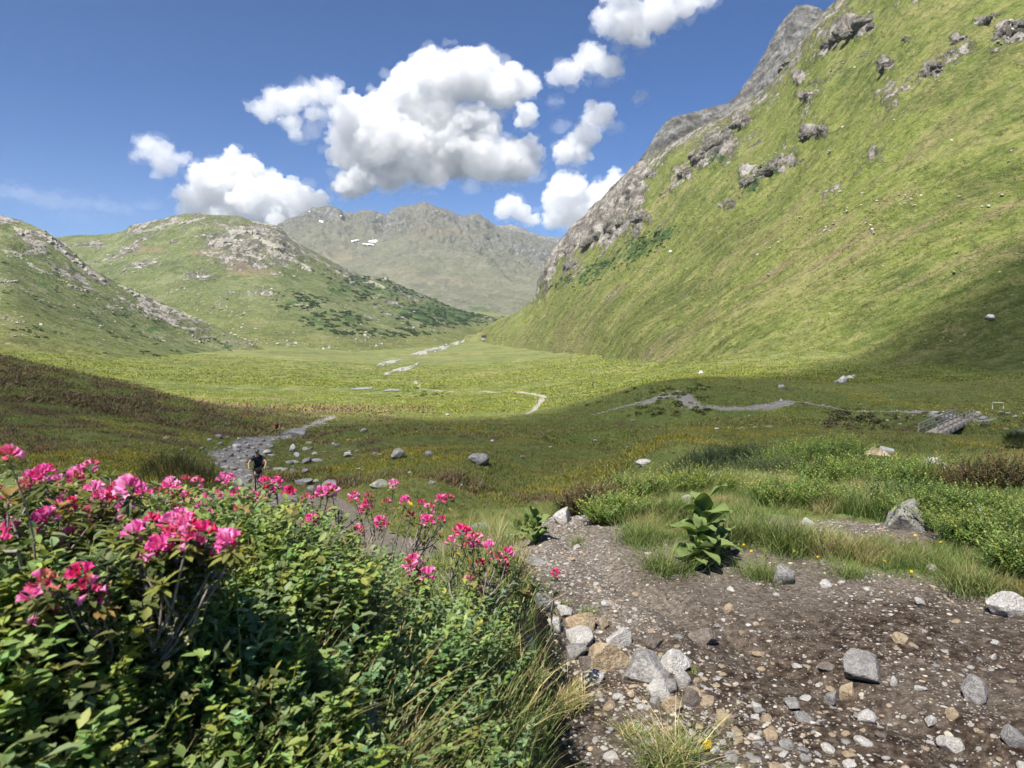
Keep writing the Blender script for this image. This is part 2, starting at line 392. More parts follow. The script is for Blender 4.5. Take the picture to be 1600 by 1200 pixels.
def grass_color(m, pos, hue):
    """dry and green alpine turf, mottled at every size from tussocks to whole pastures"""
    ra, rb, dk, lt, br = GRASS[hue]
    st = m.map(pos, {'green': (.32, 1, .36), 'valley': (1, 1, 1)}.get(hue, (.4, 1, .45)))
    n0 = m.noise(pos, .006, 5, .6); n1 = m.noise(pos, .035, 6, .68); n2 = m.noise(st, .10, 6, .7); n3 = m.noise(pos, .42, 5, .72); n5 = m.noise(st, .30, 5, .72); n6 = m.noise(pos, .11, 6, .72)
    g = m.mix(.5, m.ramp(n1, ra), m.ramp(n2, rb))
    g = m.mix(m.rng(n0, .44, .58, 0, .6), g, br)
    n7 = m.noise(m.map(pos, (.8, 1, .8), loc=(31, 7, 3)), .016, 5, .65); g = m.mix(m.rng(n7, .52, .64, 0, .5), g, lt); g = m.mix(m.rng(n7, .47, .37, 0, .5), g, dk)
    g = m.mix(m.rng(n5, .52, .70, 0, .7), g, lt); g = m.mix(m.rng(n5, .47, .32, 0, .85), g, dk)
    g = m.mix(m.rng(n6, .55, .70, 0, .6), g, lt); g = m.mix(m.rng(n6, .46, .32, 0, .75), g, dk)
    g = m.mix(m.rng(n3, .48, .30, 0, .75), g, dk); g = m.mix(m.rng(n3, .54, .70, 0, .5), g, lt)
    n8 = m.noise(pos, 1.5, 4, .75); g = m.mix(m.rng(n8, .47, .34, 0, .8), g, dk); g = m.mix(m.rng(n8, .56, .68, 0, .65), g, lt)
    m.grass_noise = (n0, n1, n2, n3, n5, n6)
    if hue == 'valley': g = m.mix(m.rng(m.noise(pos, .012, 5, .65), .46, .58, 0, .75), g, m.ramp(n6, GRASS['olive'][0]))
    return g
def terrain_mat():
    m = Mat('alpine_meadow'); pos = m.pos()
    n1 = m.noise(pos, .11, 6, .62); n2 = m.noise(pos, 1.1, 6, .65); n3 = m.noise(pos, 7., 5, .65); n4 = m.noise(pos, .022, 4)
    g = m.ramp(n1, [(.28, (.055, .085, .022)), (.46, (.085, .12, .03)), (.58, (.125, .15, .04)), (.75, (.15, .15, .055))])
    g2 = m.ramp(n2, [(.3, (.035, .055, .016)), (.5, (.095, .125, .034)), (.68, (.17, .18, .055))])
    g = m.mix(.55, g, g2)
    g = m.mix(m.rng(n4, .4, .62, 0, .35), g, (.10, .15, .03))
    g = m.mix(m.rng(n3, .5, .75, 0, .6), g, (.16, .16, .07))
    g = m.mix(m.rng(n3, .45, .22, 0, .6), g, (.03, .045, .012))
    hb = m.ramp(n3, [(.3, (.03, .022, .014)), (.5, (.075, .055, .035)), (.7, (.12, .075, .05))])
    g = m.mix(m.math('MULTIPLY', m.attr('heath'), m.rng(n2, .3, .6, .25, .85)), g, hb)
    yl = m.math('MULTIPLY', m.attr('yellow'), m.rng(m.voro(pos, 3.5), .32, .2))
    g = m.mix(yl, g, (.42, .32, .02))
    spk = m.math('MULTIPLY', m.rng(m.voro(pos, 2.2), .16, .10), m.rng(n2, .5, .62))
    g = m.mix(m.math('MULTIPLY', spk, .55), g, (.45, .45, .38))
    g = m.mix(m.attr('far'), g, grass_color(m, pos, 'valley'))
    # gravel + soil of the near path
    pv = m.voro(pos, 34, out='Color'); pd = m.voro(pos, 34); pd2 = m.voro(pos, 95); pv2 = m.voro(pos, 95, out='Color')
    soilv = m.noise(pos, 1.3, 5, .6)
    soil = m.ramp(m.noise(pos, 22, 6, .7), [(.37, (.017, .011, .0075)), (.49, (.054, .039, .028)), (.63, (.135, .107, .083))])
    xyz = m.sep(pos)
    grey = m.ramp(m.noise(pos, 40, 5, .7), [(.37, (.07, .057, .045)), (.51, (.17, .146, .12)), (.65, (.29, .26, .222))])
    gm = m.math('ADD', m.rng(xyz[1], 2.9, 4.2, -.05, .85), m.rng(soilv, .40, .66, -.25, .45))
    gm = m.math('ADD', gm, m.rng(xyz[0], 1.4, .5, 0, .25))
    soil = m.mix(m.math('MINIMUM', m.math('MAXIMUM', gm, 0.), 1.), soil, grey)
    stone = m.ramp(m.sep(pv)[0], [(0, (.15, .14, .13)), (.5, (.32, .30, .27)), (.8, (.42, .38, .32)), (1, (.42, .41, .39))])
    stone2 = m.ramp(m.sep(pv2)[1], [(0, (.10, .09, .08)), (.6, (.24, .215, .185)), (1, (.36, .34, .31))])
    pick = m.math('MULTIPLY', m.rng(pd, .42, .34), m.math('GREATER_THAN', m.sep(pv)[2], .88))
    pick2 = m.math('MULTIPLY', m.rng(pd2, .45, .35), m.math('GREATER_THAN', m.sep(pv2)[2], .74))
    soil = m.mix(pick2, soil, stone2); soil = m.mix(pick, soil, stone)
    trg = m.ramp(m.noise(pos, 3.2, 5, .7), [(.3, (.13, .12, .105)), (.5, (.24, .225, .205)), (.7, (.36, .345, .32))])
    c = m.mix(m.attr('path'), g, soil)
    c = m.mix(m.attr('trail'), c, trg)
    c = m.mix(m.math('MULTIPLY', m.attr('gully'), m.rng(n2, .25, .5)), c, m.mix(m.rng(n3, .35, .65), (.03, .021, .014), (.075, .055, .038)))
    h = m.math('ADD', m.math('MULTIPLY', n3, .10), m.math('MULTIPLY', n2, .25))
    hp = m.math('ADD', m.math('MULTIPLY', pick, .012), m.math('MULTIPLY', pick2, .005))
    hp = m.math('ADD', hp, m.math('MULTIPLY', m.noise(pos, 60, 4, .7), .02))
    hh = m.mix(m.attr('path'), h, hp)
    return m.done(m.bsdf(c, .9, .15, m.bump(hh, .9, 1.)))
TER_MAT = terrain_mat()
# ------------------------------------------------------------------ hillsides and mountains
def slope_mat(name, hue='green'):
    m = Mat(name); pos = m.pos(); nz = m.sep(m.normal())[2]
    g = grass_color(m, pos, hue); n0, n1, n2, n3, n5, n6 = m.grass_noise
    if hue == 'olive':
        nn = m.grass_noise; g = m.mix(m.attr('low'), g, grass_color(m, pos, 'valley')); m.grass_noise = nn
        sp2 = m.math('MULTIPLY', m.rng(m.voro(pos, .11), .20, .12), m.rng(m.noise(pos, .02, 3), .45, .6)); g = m.mix(m.math('MULTIPLY', sp2, .8), g, (.30, .285, .25))
    if hue == 'green':
        nn = m.grass_noise; g = m.mix(m.attr('foot'), g, grass_color(m, pos, 'valley')); m.grass_noise = nn
    spk = m.math('MULTIPLY', m.rng(m.voro(pos, .30), .15, .09), m.rng(n1, .48, .6))
    g = m.mix(m.math('MULTIPLY', spk, .7), g, (.30, .285, .25))
    g = m.mix(m.attr('brown'), g, m.ramp(n3, [(.3, (.09, .07, .04)), (.7, (.22, .175, .115))]))
    r1 = m.noise(pos, .05, 8, .72); r2 = m.noise(m.map(pos, (1, 1, .35)), .22, 6, .75)
    rk = m.ramp(r1, [(.37, (.07, .065, .06)), (.47, (.15, .14, .128)), (.55, (.25, .235, .215)), (.65, (.37, .355, .33))])
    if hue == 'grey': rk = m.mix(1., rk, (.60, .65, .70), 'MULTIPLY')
    rk = m.mix(m.rng(r2, .52, .34, 0, .8), rk, (.05, .047, .044))
    rk = m.mix(m.rng(n1, .55, .7, 0, .35), rk, (.215, .165, .14))
    ra = m.math('ADD', m.attr('rock'), m.math('MULTIPLY', m.math('SUBTRACT', r2, .5), 2.2))
    ra = m.math('ADD', ra, m.math('MULTIPLY', m.math('SUBTRACT', r1, .5), 1.3))
    ra = m.rng(ra, .42, .58)
    c = m.mix(ra, g, rk)
    c = m.mix(m.attr('scrub'), c, m.mix(m.rng(n3, .35, .65), (.022, .05, .018), (.055, .10, .03)))
    h = m.math('ADD', m.math('MULTIPLY', n6, 7.), m.math('MULTIPLY', n3, 2.2)); h = m.math('ADD', h, m.math('MULTIPLY', n5, 3.))
    h = m.math('ADD', h, m.math('MULTIPLY', m.math('MULTIPLY', r2, ra), 7.))
    return m.done(m.bsdf(c, .95, .08, m.bump(h, .8, 1.)))

def loft(name, contours, px0, px1, nc, nr, mat, rock, amp, wl, label=None, back=.18, seed=1, rough_rock=1., extra=None, tw=None, streak=.12, foot_t=False):
    """a hillside through CONTOURS (toe first, ridge last), each a polyline of (px,py,d); rows between, plus the far side behind the ridge"""
    pxs = np.linspace(px0, px1, nc)
    rows = []
    for c in contours:
        c = np.array(c, float)
        py = pchip(c[:, 0], c[:, 1], pxs); d = pchip(c[:, 0], c[:, 2], pxs)
        rows.append(P(pxs, py, d))
    if foot_t:                                          # a hollow, gently rising foot
        mid = rows[0] * .5 + rows[1] * .5; mid[:, 2] = rows[0][:, 2] * .80 + rows[1][:, 2] * .20; rows.insert(1, mid)
        tw = [0, .5] + list(tw[1:] if tw is not None else range(1, len(rows) - 1))
    rows = np.array(rows)                               # (k,nc,3)
    ridge = rows[-1]
    b1 = ridge + np.stack([0 * pxs, ridge[:, 1] * back * .35, -ridge[:, 1] * back * .12], -1)
    b2 = ridge + np.stack([0 * pxs, ridge[:, 1] * back, -ridge[:, 1] * back * .9], -1)
    k = len(rows)
    t = np.arange(k, dtype=float) if tw is None else np.array(tw, float)
    G = pchip(t, rows, np.linspace(t[0], t[-1], nr))
    nb = 24
    s = np.linspace(0, 1, nb)[1:, None, None]
    B = (1 - s) ** 2 * ridge + 2 * s * (1 - s) * b1 + s * s * b2
    G = np.concatenate([G, B]); nrr = len(G)
    tt = np.concatenate([np.linspace(0, 1, nr), np.full(nb - 1, 1.)])[:, None] * np.ones(nc)
    PX = np.broadcast_to(pxs, (nrr, nc))
    rk = rock(PX, tt, G)
    N = grid_normals(G)
    a = amp * (1 + 0 * tt)
    fade = smooth(0, .10, tt)
    disp = a * fbm(G / wl, 6, gain=.5, seed=seed) * fade + rough_rock * rk * amp * .9 * fbm(G / (wl * .32), 6, gain=.62, seed=seed + 5, ridge=True) * fade
    disp = disp + amp * .10 * fbm(G / (wl * .06), 3, seed=seed + 9) * fade
    st = G / np.array([wl * 1.6, wl * .16, wl * 1.3])
    disp = disp + amp * streak * fbm(st, 4, seed=seed + 13) * fade + amp * streak * 1.2 * fbm(G / np.array([wl * 2.6, wl * .42, wl * 2.2]), 4, seed=seed + 15) * fade
    # keep the outline of the ridge: less push near the top of the slope, more in the middle
    keep = 1 - .65 * smooth(.90, 1., tt)
    G = G + N * (disp * keep)[..., None]
    at = {'rock': rk.ravel(), 'low': smooth(.66, .28, tt + .06 * fbm(G / 60., 3, seed=7)).ravel()}
    at['foot'] = smooth(.30, .02, tt + .10 * fbm(G / 45., 4, seed=8)).ravel()
    ex = extra(PX, tt, G) if extra else {}
    at['brown'] = np.asarray(ex.get('brown', 0 * tt)).ravel(); at['scrub'] = np.asarray(ex.get('scrub', 0 * tt)).ravel()
    o = obj(name, mesh_from(name, G.reshape(-1, 3), grid_faces(nrr, nc), mat, True, at))
    tag(o, label, 'mountain' if label else None, None, 'structure')
    return G[:nr], o
def poly(lst): return lst
def nz(PX, tt, G, s, seed, o=4): return fbm(G / s, o, seed=seed)
def band(x, a, b, s): return smooth(a - s, a + s, x) * smooth(b + s, b - s, x)
def spot(PX, PY, cx, cy, rx, ry): return smooth(1.2, .5, np.hypot((PX - cx) / rx, (PY - cy) / ry))
def imgxy(G):
    y = G[..., 1]; zf = G[..., 1] * CA - G[..., 2] * SA; up = G[..., 1] * SA + G[..., 2] * CA
    return 800 + F * G[..., 0] / zf, 600 - F * up / zf

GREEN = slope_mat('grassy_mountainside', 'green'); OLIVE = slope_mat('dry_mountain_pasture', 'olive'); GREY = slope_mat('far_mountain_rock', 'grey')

# right hand mountainside
RT = [(725,552,1150),(740,548,1180),(770,548,1080),(800,553,940),(830,560,820),(848,565,750),(870,572,660),(900,584,530),(950,598,380),(1000,610,282),(1060,616,232),(1140,618,202),(1200,620,190),(1290,622,176),(1450,622,158),(1600,620,148),(1850,590,145),(2300,580,140)]
R1 = [(725,525,1300),(740,524,1310),(770,520,1180),(800,518,1060),(830,515,960),(848,510,900),(870,507,830),(900,510,720),(950,510,560),(1000,520,430),(1060,520,370),(1140,510,320),(1200,500,300),(1290,480,280),(1450,455,255),(1600,430,240),(1850,410,230),(2300,390,220)]
R2 = [(725,524,1310),(740,523,1320),(770,513,1220),(800,505,1130),(830,494,1060),(848,475,1040),(870,455,980),(900,440,900),(950,420,800),(1000,410,680),(1060,400,580),(1140,370,500),(1200,350,460),(1290,300,420),(1450,240,370),(1600,190,350),(1850,150,330),(2300,100,320)]
R3 = [(725,523,1320),(740,522,1330),(755,513,1300),(770,505,1260),(785,497,1230),(800,491,1210),(815,482,1200),(830,471,1190),(840,458,1185),(846,436,1180),(852,414,1175),(862,396,1165),(872,380,1160),(885,364,1145),(900,347,1130),(915,336,1110),(930,318,1090),(945,305,1070),(960,289,1060),(975,276,1040),(988,262,1010),(1000,254,990),(1030,236,950),(1060,217,910),(1100,196,880),(1140,178,850),(1165,160,820),(1200,134,790),(1230,95,760),(1260,55,730),(1290,17,705),(1310,-2,700),(1350,-60,690),(1450,-200,690),(1600,-350,690),(1850,-450,690),(2300,-600,690)]
def rock_R(PX, tt, G):
    ix, iy = imgxy(G)
    cl = band(PX, 838, 1010, 12) * smooth(.66, .90, tt + .22 * fbm(G / 45., 4, seed=51))
    cr = .75 * smooth(.12, .34, fbm(G / np.array([120., 60., 60.]), 4, seed=52)) * smooth(.30, .6, tt)
    dots = 0
    for cx, cy, rx, ry in [(1330,42,40,22),(1300,60,20,14),(1180,275,26,18),(1210,262,22,12),(1125,225,36,34),(1095,250,22,16),(1460,110,22,14),(1580,50,30,18),(1560,75,18,12),(1275,205,30,12),(1140,322,20,9),(1385,100,16,12),(1070,270,16,12),(1250,120,14,14),(1010,270,20,10),(1500,60,20,8),(1540,30,22,10),(1230,250,22,10),(1000,340,22,14),(960,350,22,22),(1260,150,16,10),(1160,190,22,14)]:
        dots = np.maximum(dots, spot(ix, iy, cx, cy, rx, ry))
    dots = dots * smooth(-.3, .15, fbm(G / 14., 4, seed=53) + .15)
    edge = .55 * smooth(.88, .99, tt) * band(PX, 850, 1330, 20)
    return np.clip(np.maximum.reduce([cl * .95, cr * .6, dots * .85, edge]), 0, 1)
def extra_R(PX, tt, G):
    ix, iy = imgxy(G)
    br = np.zeros_like(tt)
    for cx, cy, rx, ry in [(1480,330,90,22),(1330,390,70,26),(1240,415,50,18),(1290,360,60,14),(1560,340,50,24),(1400,310,40,16),(1180,440,60,10)]:
        br = np.maximum(br, spot(ix, iy + (ix - cx) * .5, cx, cy, rx, ry))
    br = np.maximum(br, .8 * smooth(.0, .3, fbm(G / np.array([150., 40., 100.]), 3, seed=57)) * band(tt, .12, .7, .08)) * smooth(-.15, .3, fbm(G / np.array([40., 5., 30.]), 4, seed=55))
    sc = np.zeros_like(tt)
    for cx, cy, rx, ry in [(1000,385,50,22),(930,425,40,18),(1040,365,26,14),(1195,268,24,14),(1180,290,16,10),(880,440,20,10),(1120,250,20,14)]:
        sc = np.maximum(sc, spot(ix, iy + (ix - cx) * .45, cx, cy, rx, ry))
    sc = smooth(.05, .3, sc * .5 + fbm(G / 11., 4, seed=56) - .32) * (sc > .02)
    return {'brown': br * .7, 'scrub': sc}
GR, _ = loft('mountainside', [RT, R1, R2, R3], 726, 2250, 820, 470, GREEN, rock_R, 6.5, 85., 'steep sunlit green mountainside with dark crags rising to the upper edge', seed=61, extra=extra_R, rough_rock=1.7, streak=.42, foot_t=True, tw=[0, 1, 2, 3.1])

# grey rocky ridge behind it
K0 = [(960,330,1150),(1010,300,1120),(1060,280,1100),(1140,250,1060),(1200,210,1020),(1260,150,980),(1300,120,980),(1400,100,980)]
K1 = [(960,300,1180),(985,268,1180),(1000,249,1180),(1012,233,1180),(1025,212,1180),(1038,192,1180),(1048,185,1180),(1065,180,1180),(1085,175,1190),(1110,168,1200),(1140,160,1200),(1152,148,1200),(1165,131,1210),(1178,112,1220),(1190,92,1230),(1203,66,1240),(1214,47,1240),(1226,30,1250),(1238,15,1250),(1246,9,1250),(1258,8,1250),(1268,9,1250),(1282,14,1250),(1300,30,1250),(1340,60,1250),(1400,90,1250)]
def rock_K(PX, tt, G): return np.clip(.8 + .25 * fbm(G / 50., 3, seed=71), 0, 1)
loft('rocky_ridge', [K0, K1], 965, 1395, 260, 130, GREY, rock_K, 7., 60., 'pale grey bare rock peak showing behind the green mountainside', seed=72, back=.12)

# left hill, near
A0 = [(-600,590,270),(-300,595,280),(0,596,300),(120,605,310),(250,612,330),(380,610,400),(480,600,480),(560,586,620)]
A1 = [(-600,500,480),(-300,512,480),(0,522,480),(120,546,490),(250,570,510),(380,581,570),(480,582,620),(560,577,690)]
A2 = [(-600,380,700),(-300,390,700),(0,410,720),(60,440,720),(130,480,720),(250,530,740),(380,560,760),(480,571,770),(560,573,780)]
A3 = [(-600,300,900),(-300,315,900),(-100,325,880),(0,337,860),(25,343,860),(45,350,855),(65,359,850),(85,372,850),(105,388,850),(125,406,850),(150,424,850),(180,440,850),(220,458,850),(260,476,850),(300,494,850),(340,512,850),(380,530,850),(430,552,850),(500,566,850),(560,571,850)]
def rock_A(PX, tt, G):
    ix, iy = imgxy(G)
    edge = band(PX, -400, 360, 60) * smooth(.62, .95, tt) * smooth(-.15, .3, fbm(G / 40., 4, seed=81) + .08)
    up = .6 * smooth(.1, .35, fbm(G / np.array([80., 40., 40.]), 4, seed=82)) * smooth(.35, .8, tt)
    return np.clip(np.maximum(edge * .72, up), 0, 1)
def extra_A(PX, tt, G):
    sc = smooth(.16, .3, fbm(G / 22., 4, seed=83) - .04) * band(tt, .45, .9, .1)
    return {'scrub': sc * .9}
GA, _ = loft('near_hill', [A0, A1, A2, A3], -600, 560, 520, 260, OLIVE, rock_A, 4.5, 80., 'lower green hill spotted with pale rocks at the left', seed=84, extra=extra_A, back=.15, foot_t=True)

# left hill, middle
B0 = [(-100,560,800),(90,560,820),(250,575,760),(400,590,640),(500,585,640),(600,572,800),(680,552,1000),(740,533,1300),(790,512,1700),(830,500,2000)]
B1 = [(-100,500,1100),(90,490,1150),(250,505,1080),(400,535,950),(500,545,930),(600,540,1040),(680,527,1250),(740,516,1500),(790,505,1750),(830,499,2020)]
B2 = [(-100,430,1400),(90,420,1450),(250,425,1350),(400,450,1270),(500,480,1230),(600,500,1280),(680,503,1440),(740,503,1620),(790,500,1800),(830,498,2040)]
B3 = [(-100,380,1800),(60,374,1800),(90,371,1800),(130,367,1780),(160,366,1760),(190,362,1720),(205,352,1680),(225,348,1660),(255,342,1640),(280,336,1620),(310,333,1600),(335,336,1600),(362,336,1600),(390,343,1600),(410,349,1600),(432,352,1600),(450,366,1610),(480,386,1630),(505,400,1650),(520,408,1660),(545,421,1690),(570,431,1720),(600,434,1740),(625,446,1760),(650,457,1780),(680,467,1800),(700,478,1830),(725,486,1870),(755,492,1920),(775,495,1960),(830,497,2060)]
def rock_B(PX, tt, G):
    ix, iy = imgxy(G)
    a = spot(ix, iy, 400, 385, 110, 48) * 1.0
    b = band(PX, 190, 720, 30) * smooth(.80, .98, tt) * .7
    c = .7 * smooth(.05, .32, fbm(G / np.array([110., 60., 60.]), 4, seed=91)) * smooth(.35, .8, tt)
    return np.clip(np.maximum.reduce([a * (.62 + .5 * fbm(G / 30., 4, seed=92)), b * (.6 + .8 * fbm(G / 50., 3, seed=93)), c]), 0, 1)
def extra_B(PX, tt, G):
    ix, iy = imgxy(G)
    br = np.maximum.reduce([spot(ix, iy, 372, 412, 22, 16), spot(ix, iy, 400, 425, 40, 6), spot(ix, iy, 225, 390, 40, 5), spot(ix, iy, 320, 395, 30, 6)])
    br = br * smooth(-.3, .2, fbm(G / 14., 4, seed=94) + .1)
    w = np.maximum.reduce([spot(ix, iy, 690, 490, 90, 22), spot(ix, iy, 560, 450, 70, 24) * .75, spot(ix, iy, 520, 500, 60, 16) * .7, spot(ix, iy, 640, 455, 60, 12) * .8, spot(ix, iy, 470, 470, 40, 18) * .55, spot(ix, iy, 430,420,30,12) * .4])
    sc = smooth(.0, .22, w * .75 + fbm(G / 26., 5, gain=.6, seed=95) - .48)
    return {'brown': br * .9, 'scrub': sc * .92}
GB, _ = loft('rocky_hill', [B0, B1, B2, B3], -100, 828, 620, 300, OLIVE, rock_B, 9., 130., 'rounded rocky hill with dark scrub running down to the valley floor', seed=96, extra=extra_B, rough_rock=1.3, back=.15, foot_t=True)

# far mountain
C0 = [(300,520,2600),(500,515,2600),(700,506,2500),(800,500,2500),(850,500,2500),(1000,500,2500)]
C1 = [(300,470,3300),(500,450,3300),(600,452,3200),(700,462,3000),(800,475,2900),(850,480,2900),(1000,480,2900)]
C2 = [(300,420,4000),(500,375,4100),(600,388,4000),(660,392,3900),(720,400,3900),(800,425,3800),(850,440,3700),(1000,440,3700)]
C3 = [(300,420,4600),(400,380,4600),(440,350,4600),(455,342,4600),(470,334,4600),(485,328,4600),(500,324,4600),(512,325,4600),(525,328,4600),(535,334,4620),(550,334,4640),(565,329,4650),(578,328,4650),(590,333,4660),(603,334,4660),(612,327,4660),(625,323,4660),(640,319,4650),(652,315,4650),(662,312,4650),(672,317,4660),(682,325,4670),(695,329,4680),(708,334,4700),(720,338,4710),(733,337,4710),(740,333,4710),(750,338,4720),(762,346,4740),(775,354,4760),(800,362,4800),(830,371,4850),(850,376,4900),(880,385,4900),(1000,400,4900)]
def rock_C(PX, tt, G):
    return np.clip(smooth(.25, .85, tt + .34 * fbm(G / 500., 4, seed=101) - .12) * .52 + .34 * fbm(G / 220., 4, seed=102), 0, 1)
def extra_C(PX, tt, G):
    br = smooth(.15, .4, fbm(G / 380., 4, seed=103) + .12 * tt - .05) * smooth(.3, .6, tt)
    return {'brown': br * .30, 'scrub': smooth(.18, .3, fbm(G / 120., 4, seed=104)) * band(tt, .05, .35, .08) * .6}
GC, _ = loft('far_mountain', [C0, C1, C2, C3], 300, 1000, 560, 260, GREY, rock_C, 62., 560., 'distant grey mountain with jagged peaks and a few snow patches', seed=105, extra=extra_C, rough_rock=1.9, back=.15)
D0 = [(700,470,5200),(900,470,5200),(1000,470,5200)]
D1 = [(700,370,5900),(770,354,5900),(785,352,5900),(798,351,5900),(812,355,5900),(826,361,5900),(845,367,5900),(870,371,5900),(900,374,5900),(1000,372,5900)]
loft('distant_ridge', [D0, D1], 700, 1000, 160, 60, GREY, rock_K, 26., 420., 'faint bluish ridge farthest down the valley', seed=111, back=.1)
# ------------------------------------------------------------------ clouds (white vapour with real volume)
def cloud_mat(name, dens, aniso=.0):
    m = bpy.data.materials.new(name); m.use_nodes = True; t = m.node_tree; t.nodes.clear()
    o = t.nodes.new('ShaderNodeOutputMaterial'); v = t.nodes.new('ShaderNodeVolumePrincipled')
    v.inputs['Color'].default_value = (.845, .858, .875, 1); v.inputs['Density'].default_value = dens; v.inputs['Anisotropy'].default_value = aniso
    t.links.new(v.outputs[0], o.inputs['Volume'])
    return m

def ico(sub):
    bm = bmesh.new(); bmesh.ops.create_icosphere(bm, subdivisions=sub, radius=1)
    V = np.array([v.co[:] for v in bm.verts]); Fc = np.array([[v.index for v in f.verts] for f in bm.faces]); bm.free()
    return V, Fc
ICO = {k: ico(k) for k in (1, 2, 3, 4, 5)}

def remeshed(V, Fc, voxel):
    me = mesh_from('raw', V, Fc, None); o = obj('raw', me)
    md = o.modifiers.new('r', 'REMESH'); md.mode = 'VOXEL'; md.voxel_size = voxel; md.use_smooth_shade = True
    dg = bpy.context.evaluated_depsgraph_get(); ev = o.evaluated_get(dg); m2 = ev.to_mesh()
    n = len(m2.vertices); v = np.empty(n * 3, np.float32); m2.vertices.foreach_get('co', v)
    nn = np.empty(n * 3, np.float32); m2.vertex_normals.foreach_get('vector', nn)
    ls = np.empty(len(m2.loops), np.int32); m2.loops.foreach_get('vertex_index', ls)
    q = ls.reshape(-1, 4).copy()
    ev.to_mesh_clear(); bpy.data.objects.remove(o); bpy.data.meshes.remove(me)
    return v.reshape(-1, 3).astype(float), nn.reshape(-1, 3).astype(float), q

def cloud(label, blobs, d, dens, puffs=(26, 9), voxel=None, wisp=0., seed=1, squash=.8):
    """blobs: (px,py,radius in px). Smaller billows grow on the bigger ones"""
    r_ = np.random.default_rng(seed)
    sp = []
    for px, py, rp in blobs:
        dd = d * (1 + r_.uniform(-.02, .02))
        c = P(px, py, dd); r = rp * d / F
        sp.append((c, r * .86))
        for _ in range(puffs[0]):
            v = r_.normal(size=3); v /= np.linalg.norm(v)
            if v[2] < -.35: v[2] *= -.6
            r2 = r * r_.uniform(.22, .46); c2 = c + v * np.array([1, 1, squash]) * (r * .86 - r2 * .25)
            sp.append((c2, r2))
            for _ in range(puffs[1]):
                w = v * .9 + r_.normal(size=3) * .8; w /= np.linalg.norm(w)
                r3 = r2 * r_.uniform(.25, .5); sp.append((c2 + w * r2 * .9, r3))
    V0, F0 = ICO[2]
    Vs = np.concatenate([V0 * r * np.array([1, 1, squash]) + c for c, r in sp]); n = len(V0)
    Fs = np.concatenate([F0 + k * n for k in range(len(sp))])
    px_m = d / F
    vox = (voxel or 1.9) * px_m
    v, nn, q = remeshed(Vs, Fs, vox)
    disp = fbm(v / (16 * px_m), 5, gain=.55, seed=seed, billow=True) * 7 * px_m
    if wisp: disp = disp + wisp * px_m * fbm(v / (26 * px_m), 5, gain=.6, seed=seed + 3)
    v = v + nn * disp[:, None]
    base = v.mean(0); base[2] = v[:, 2].min()
    o = obj('cloud', mesh_from('cloud', v - base, q, cloud_mat('cloud_vapour', dens), True), None, base)
    # thin torn vapour round the body of the cloud
    fr = []
    for px, py, rp in blobs:
        dd = d * (1 + r_.uniform(-.02, .02)); c = P(px, py, dd); r = rp * d / F
        for _ in range(16):
            v_ = r_.normal(size=3); v_ /= np.linalg.norm(v_); r2 = r * r_.uniform(.10, .34)
            fr.append((c + v_ * r * r_.uniform(.80, 1.04), r2 * np.array([r_.uniform(1, 2.), 1, r_.uniform(.5, 1.)])))
        fr.append((c, np.array([1, 1, squash]) * r * .98))
    V0, F0 = ICO[2]; n = len(V0)
    v, nn, q = remeshed(np.concatenate([V0 * s_ + c for c, s_ in fr]), np.concatenate([F0 + k * n for k in range(len(fr))]), 2.6 * px_m)
    v = v + nn * ((fbm(v / (30 * px_m), 6, gain=.62, seed=seed + 7) * 20 + fbm(v / (9 * px_m), 3, gain=.6, seed=seed + 8, ridge=True) * 3 - 1) * px_m)[:, None]
    obj('fringe', mesh_from('fringe', v - base, q, cloud_mat('thin_vapour', min(dens * .22, .0016)), True), o)
    return tag(o, label, 'cloud', 'clouds above the valley')
CD = 7600
DN = .0080
cloud('largest tall white cumulus cloud above the far mountain', [(690,128,52),(640,150,40),(740,125,46),(785,140,42),(600,165,32),(820,135,26),(655,120,34),(570,195,48),(560,245,44),(600,225,56),(650,250,50),(700,240,56),(760,250,48),(800,255,42),(730,200,46),(560,285,30),(610,275,34),(820,235,26),(540,215,26),(545,295,24),(680,275,26),(830,265,16),(675,180,44)], CD, DN, seed=11, wisp=5)
cloud('broad white cloud resting on the horizon behind the rocky hill', [(330,285,38),(370,270,36),(300,310,24),(345,318,40),(400,312,44),(450,315,38),(490,318,26),(390,280,26),(425,295,28),(350,345,30),(430,345,34),(300,330,20)], CD * 1.02, DN, seed=12, wisp=5)
cloud('ragged cloud drifting at the upper left of the tall cumulus', [(440,160,30),(470,150,24),(415,175,22),(455,195,20),(395,170,14),(510,145,26),(525,155,18),(462,212,13),(490,178,16)], CD * .95, .0042, puffs=(16, 6), wisp=9, seed=13)
cloud('thin pale cloud farthest left in the sky', [(240,235,26),(260,255,26),(225,222,16),(285,248,14),(245,275,12),(212,245,12)], CD * .97, .0032, puffs=(14, 6), wisp=10, seed=14)
cloud('white cloud at the upper edge of the sky beside the mountainside', [(985,40,40),(950,30,24),(1030,25,32),(1070,12,24),(1000,62,20),(1105,3,14),(940,42,15),(970,-10,30),(1040,-5,26)], CD * .9, .0058, puffs=(18, 7), wisp=6, seed=15)
cloud('slanting cloud below the one at the upper edge of the sky', [(925,95,26),(890,115,24),(950,105,24),(865,125,14),(920,82,14),(965,112,12)], CD * .94, .0055, puffs=(18, 7), wisp=5, seed=16)
cloud('small tapering cloud between the cumulus and the mountainside', [(935,185,24),(915,215,24),(890,238,24),(905,240,20),(945,175,16),(880,250,12),(925,165,10)], CD * .98, .0075, seed=17)
cloud('low bright cloud touching the shoulder of the green mountainside', [(890,300,32),(875,320,30),(900,335,34),(940,310,28),(965,290,22),(865,345,20),(930,335,28),(985,290,20),(880,282,16),(960,268,10)], CD * .93, .008, seed=18)
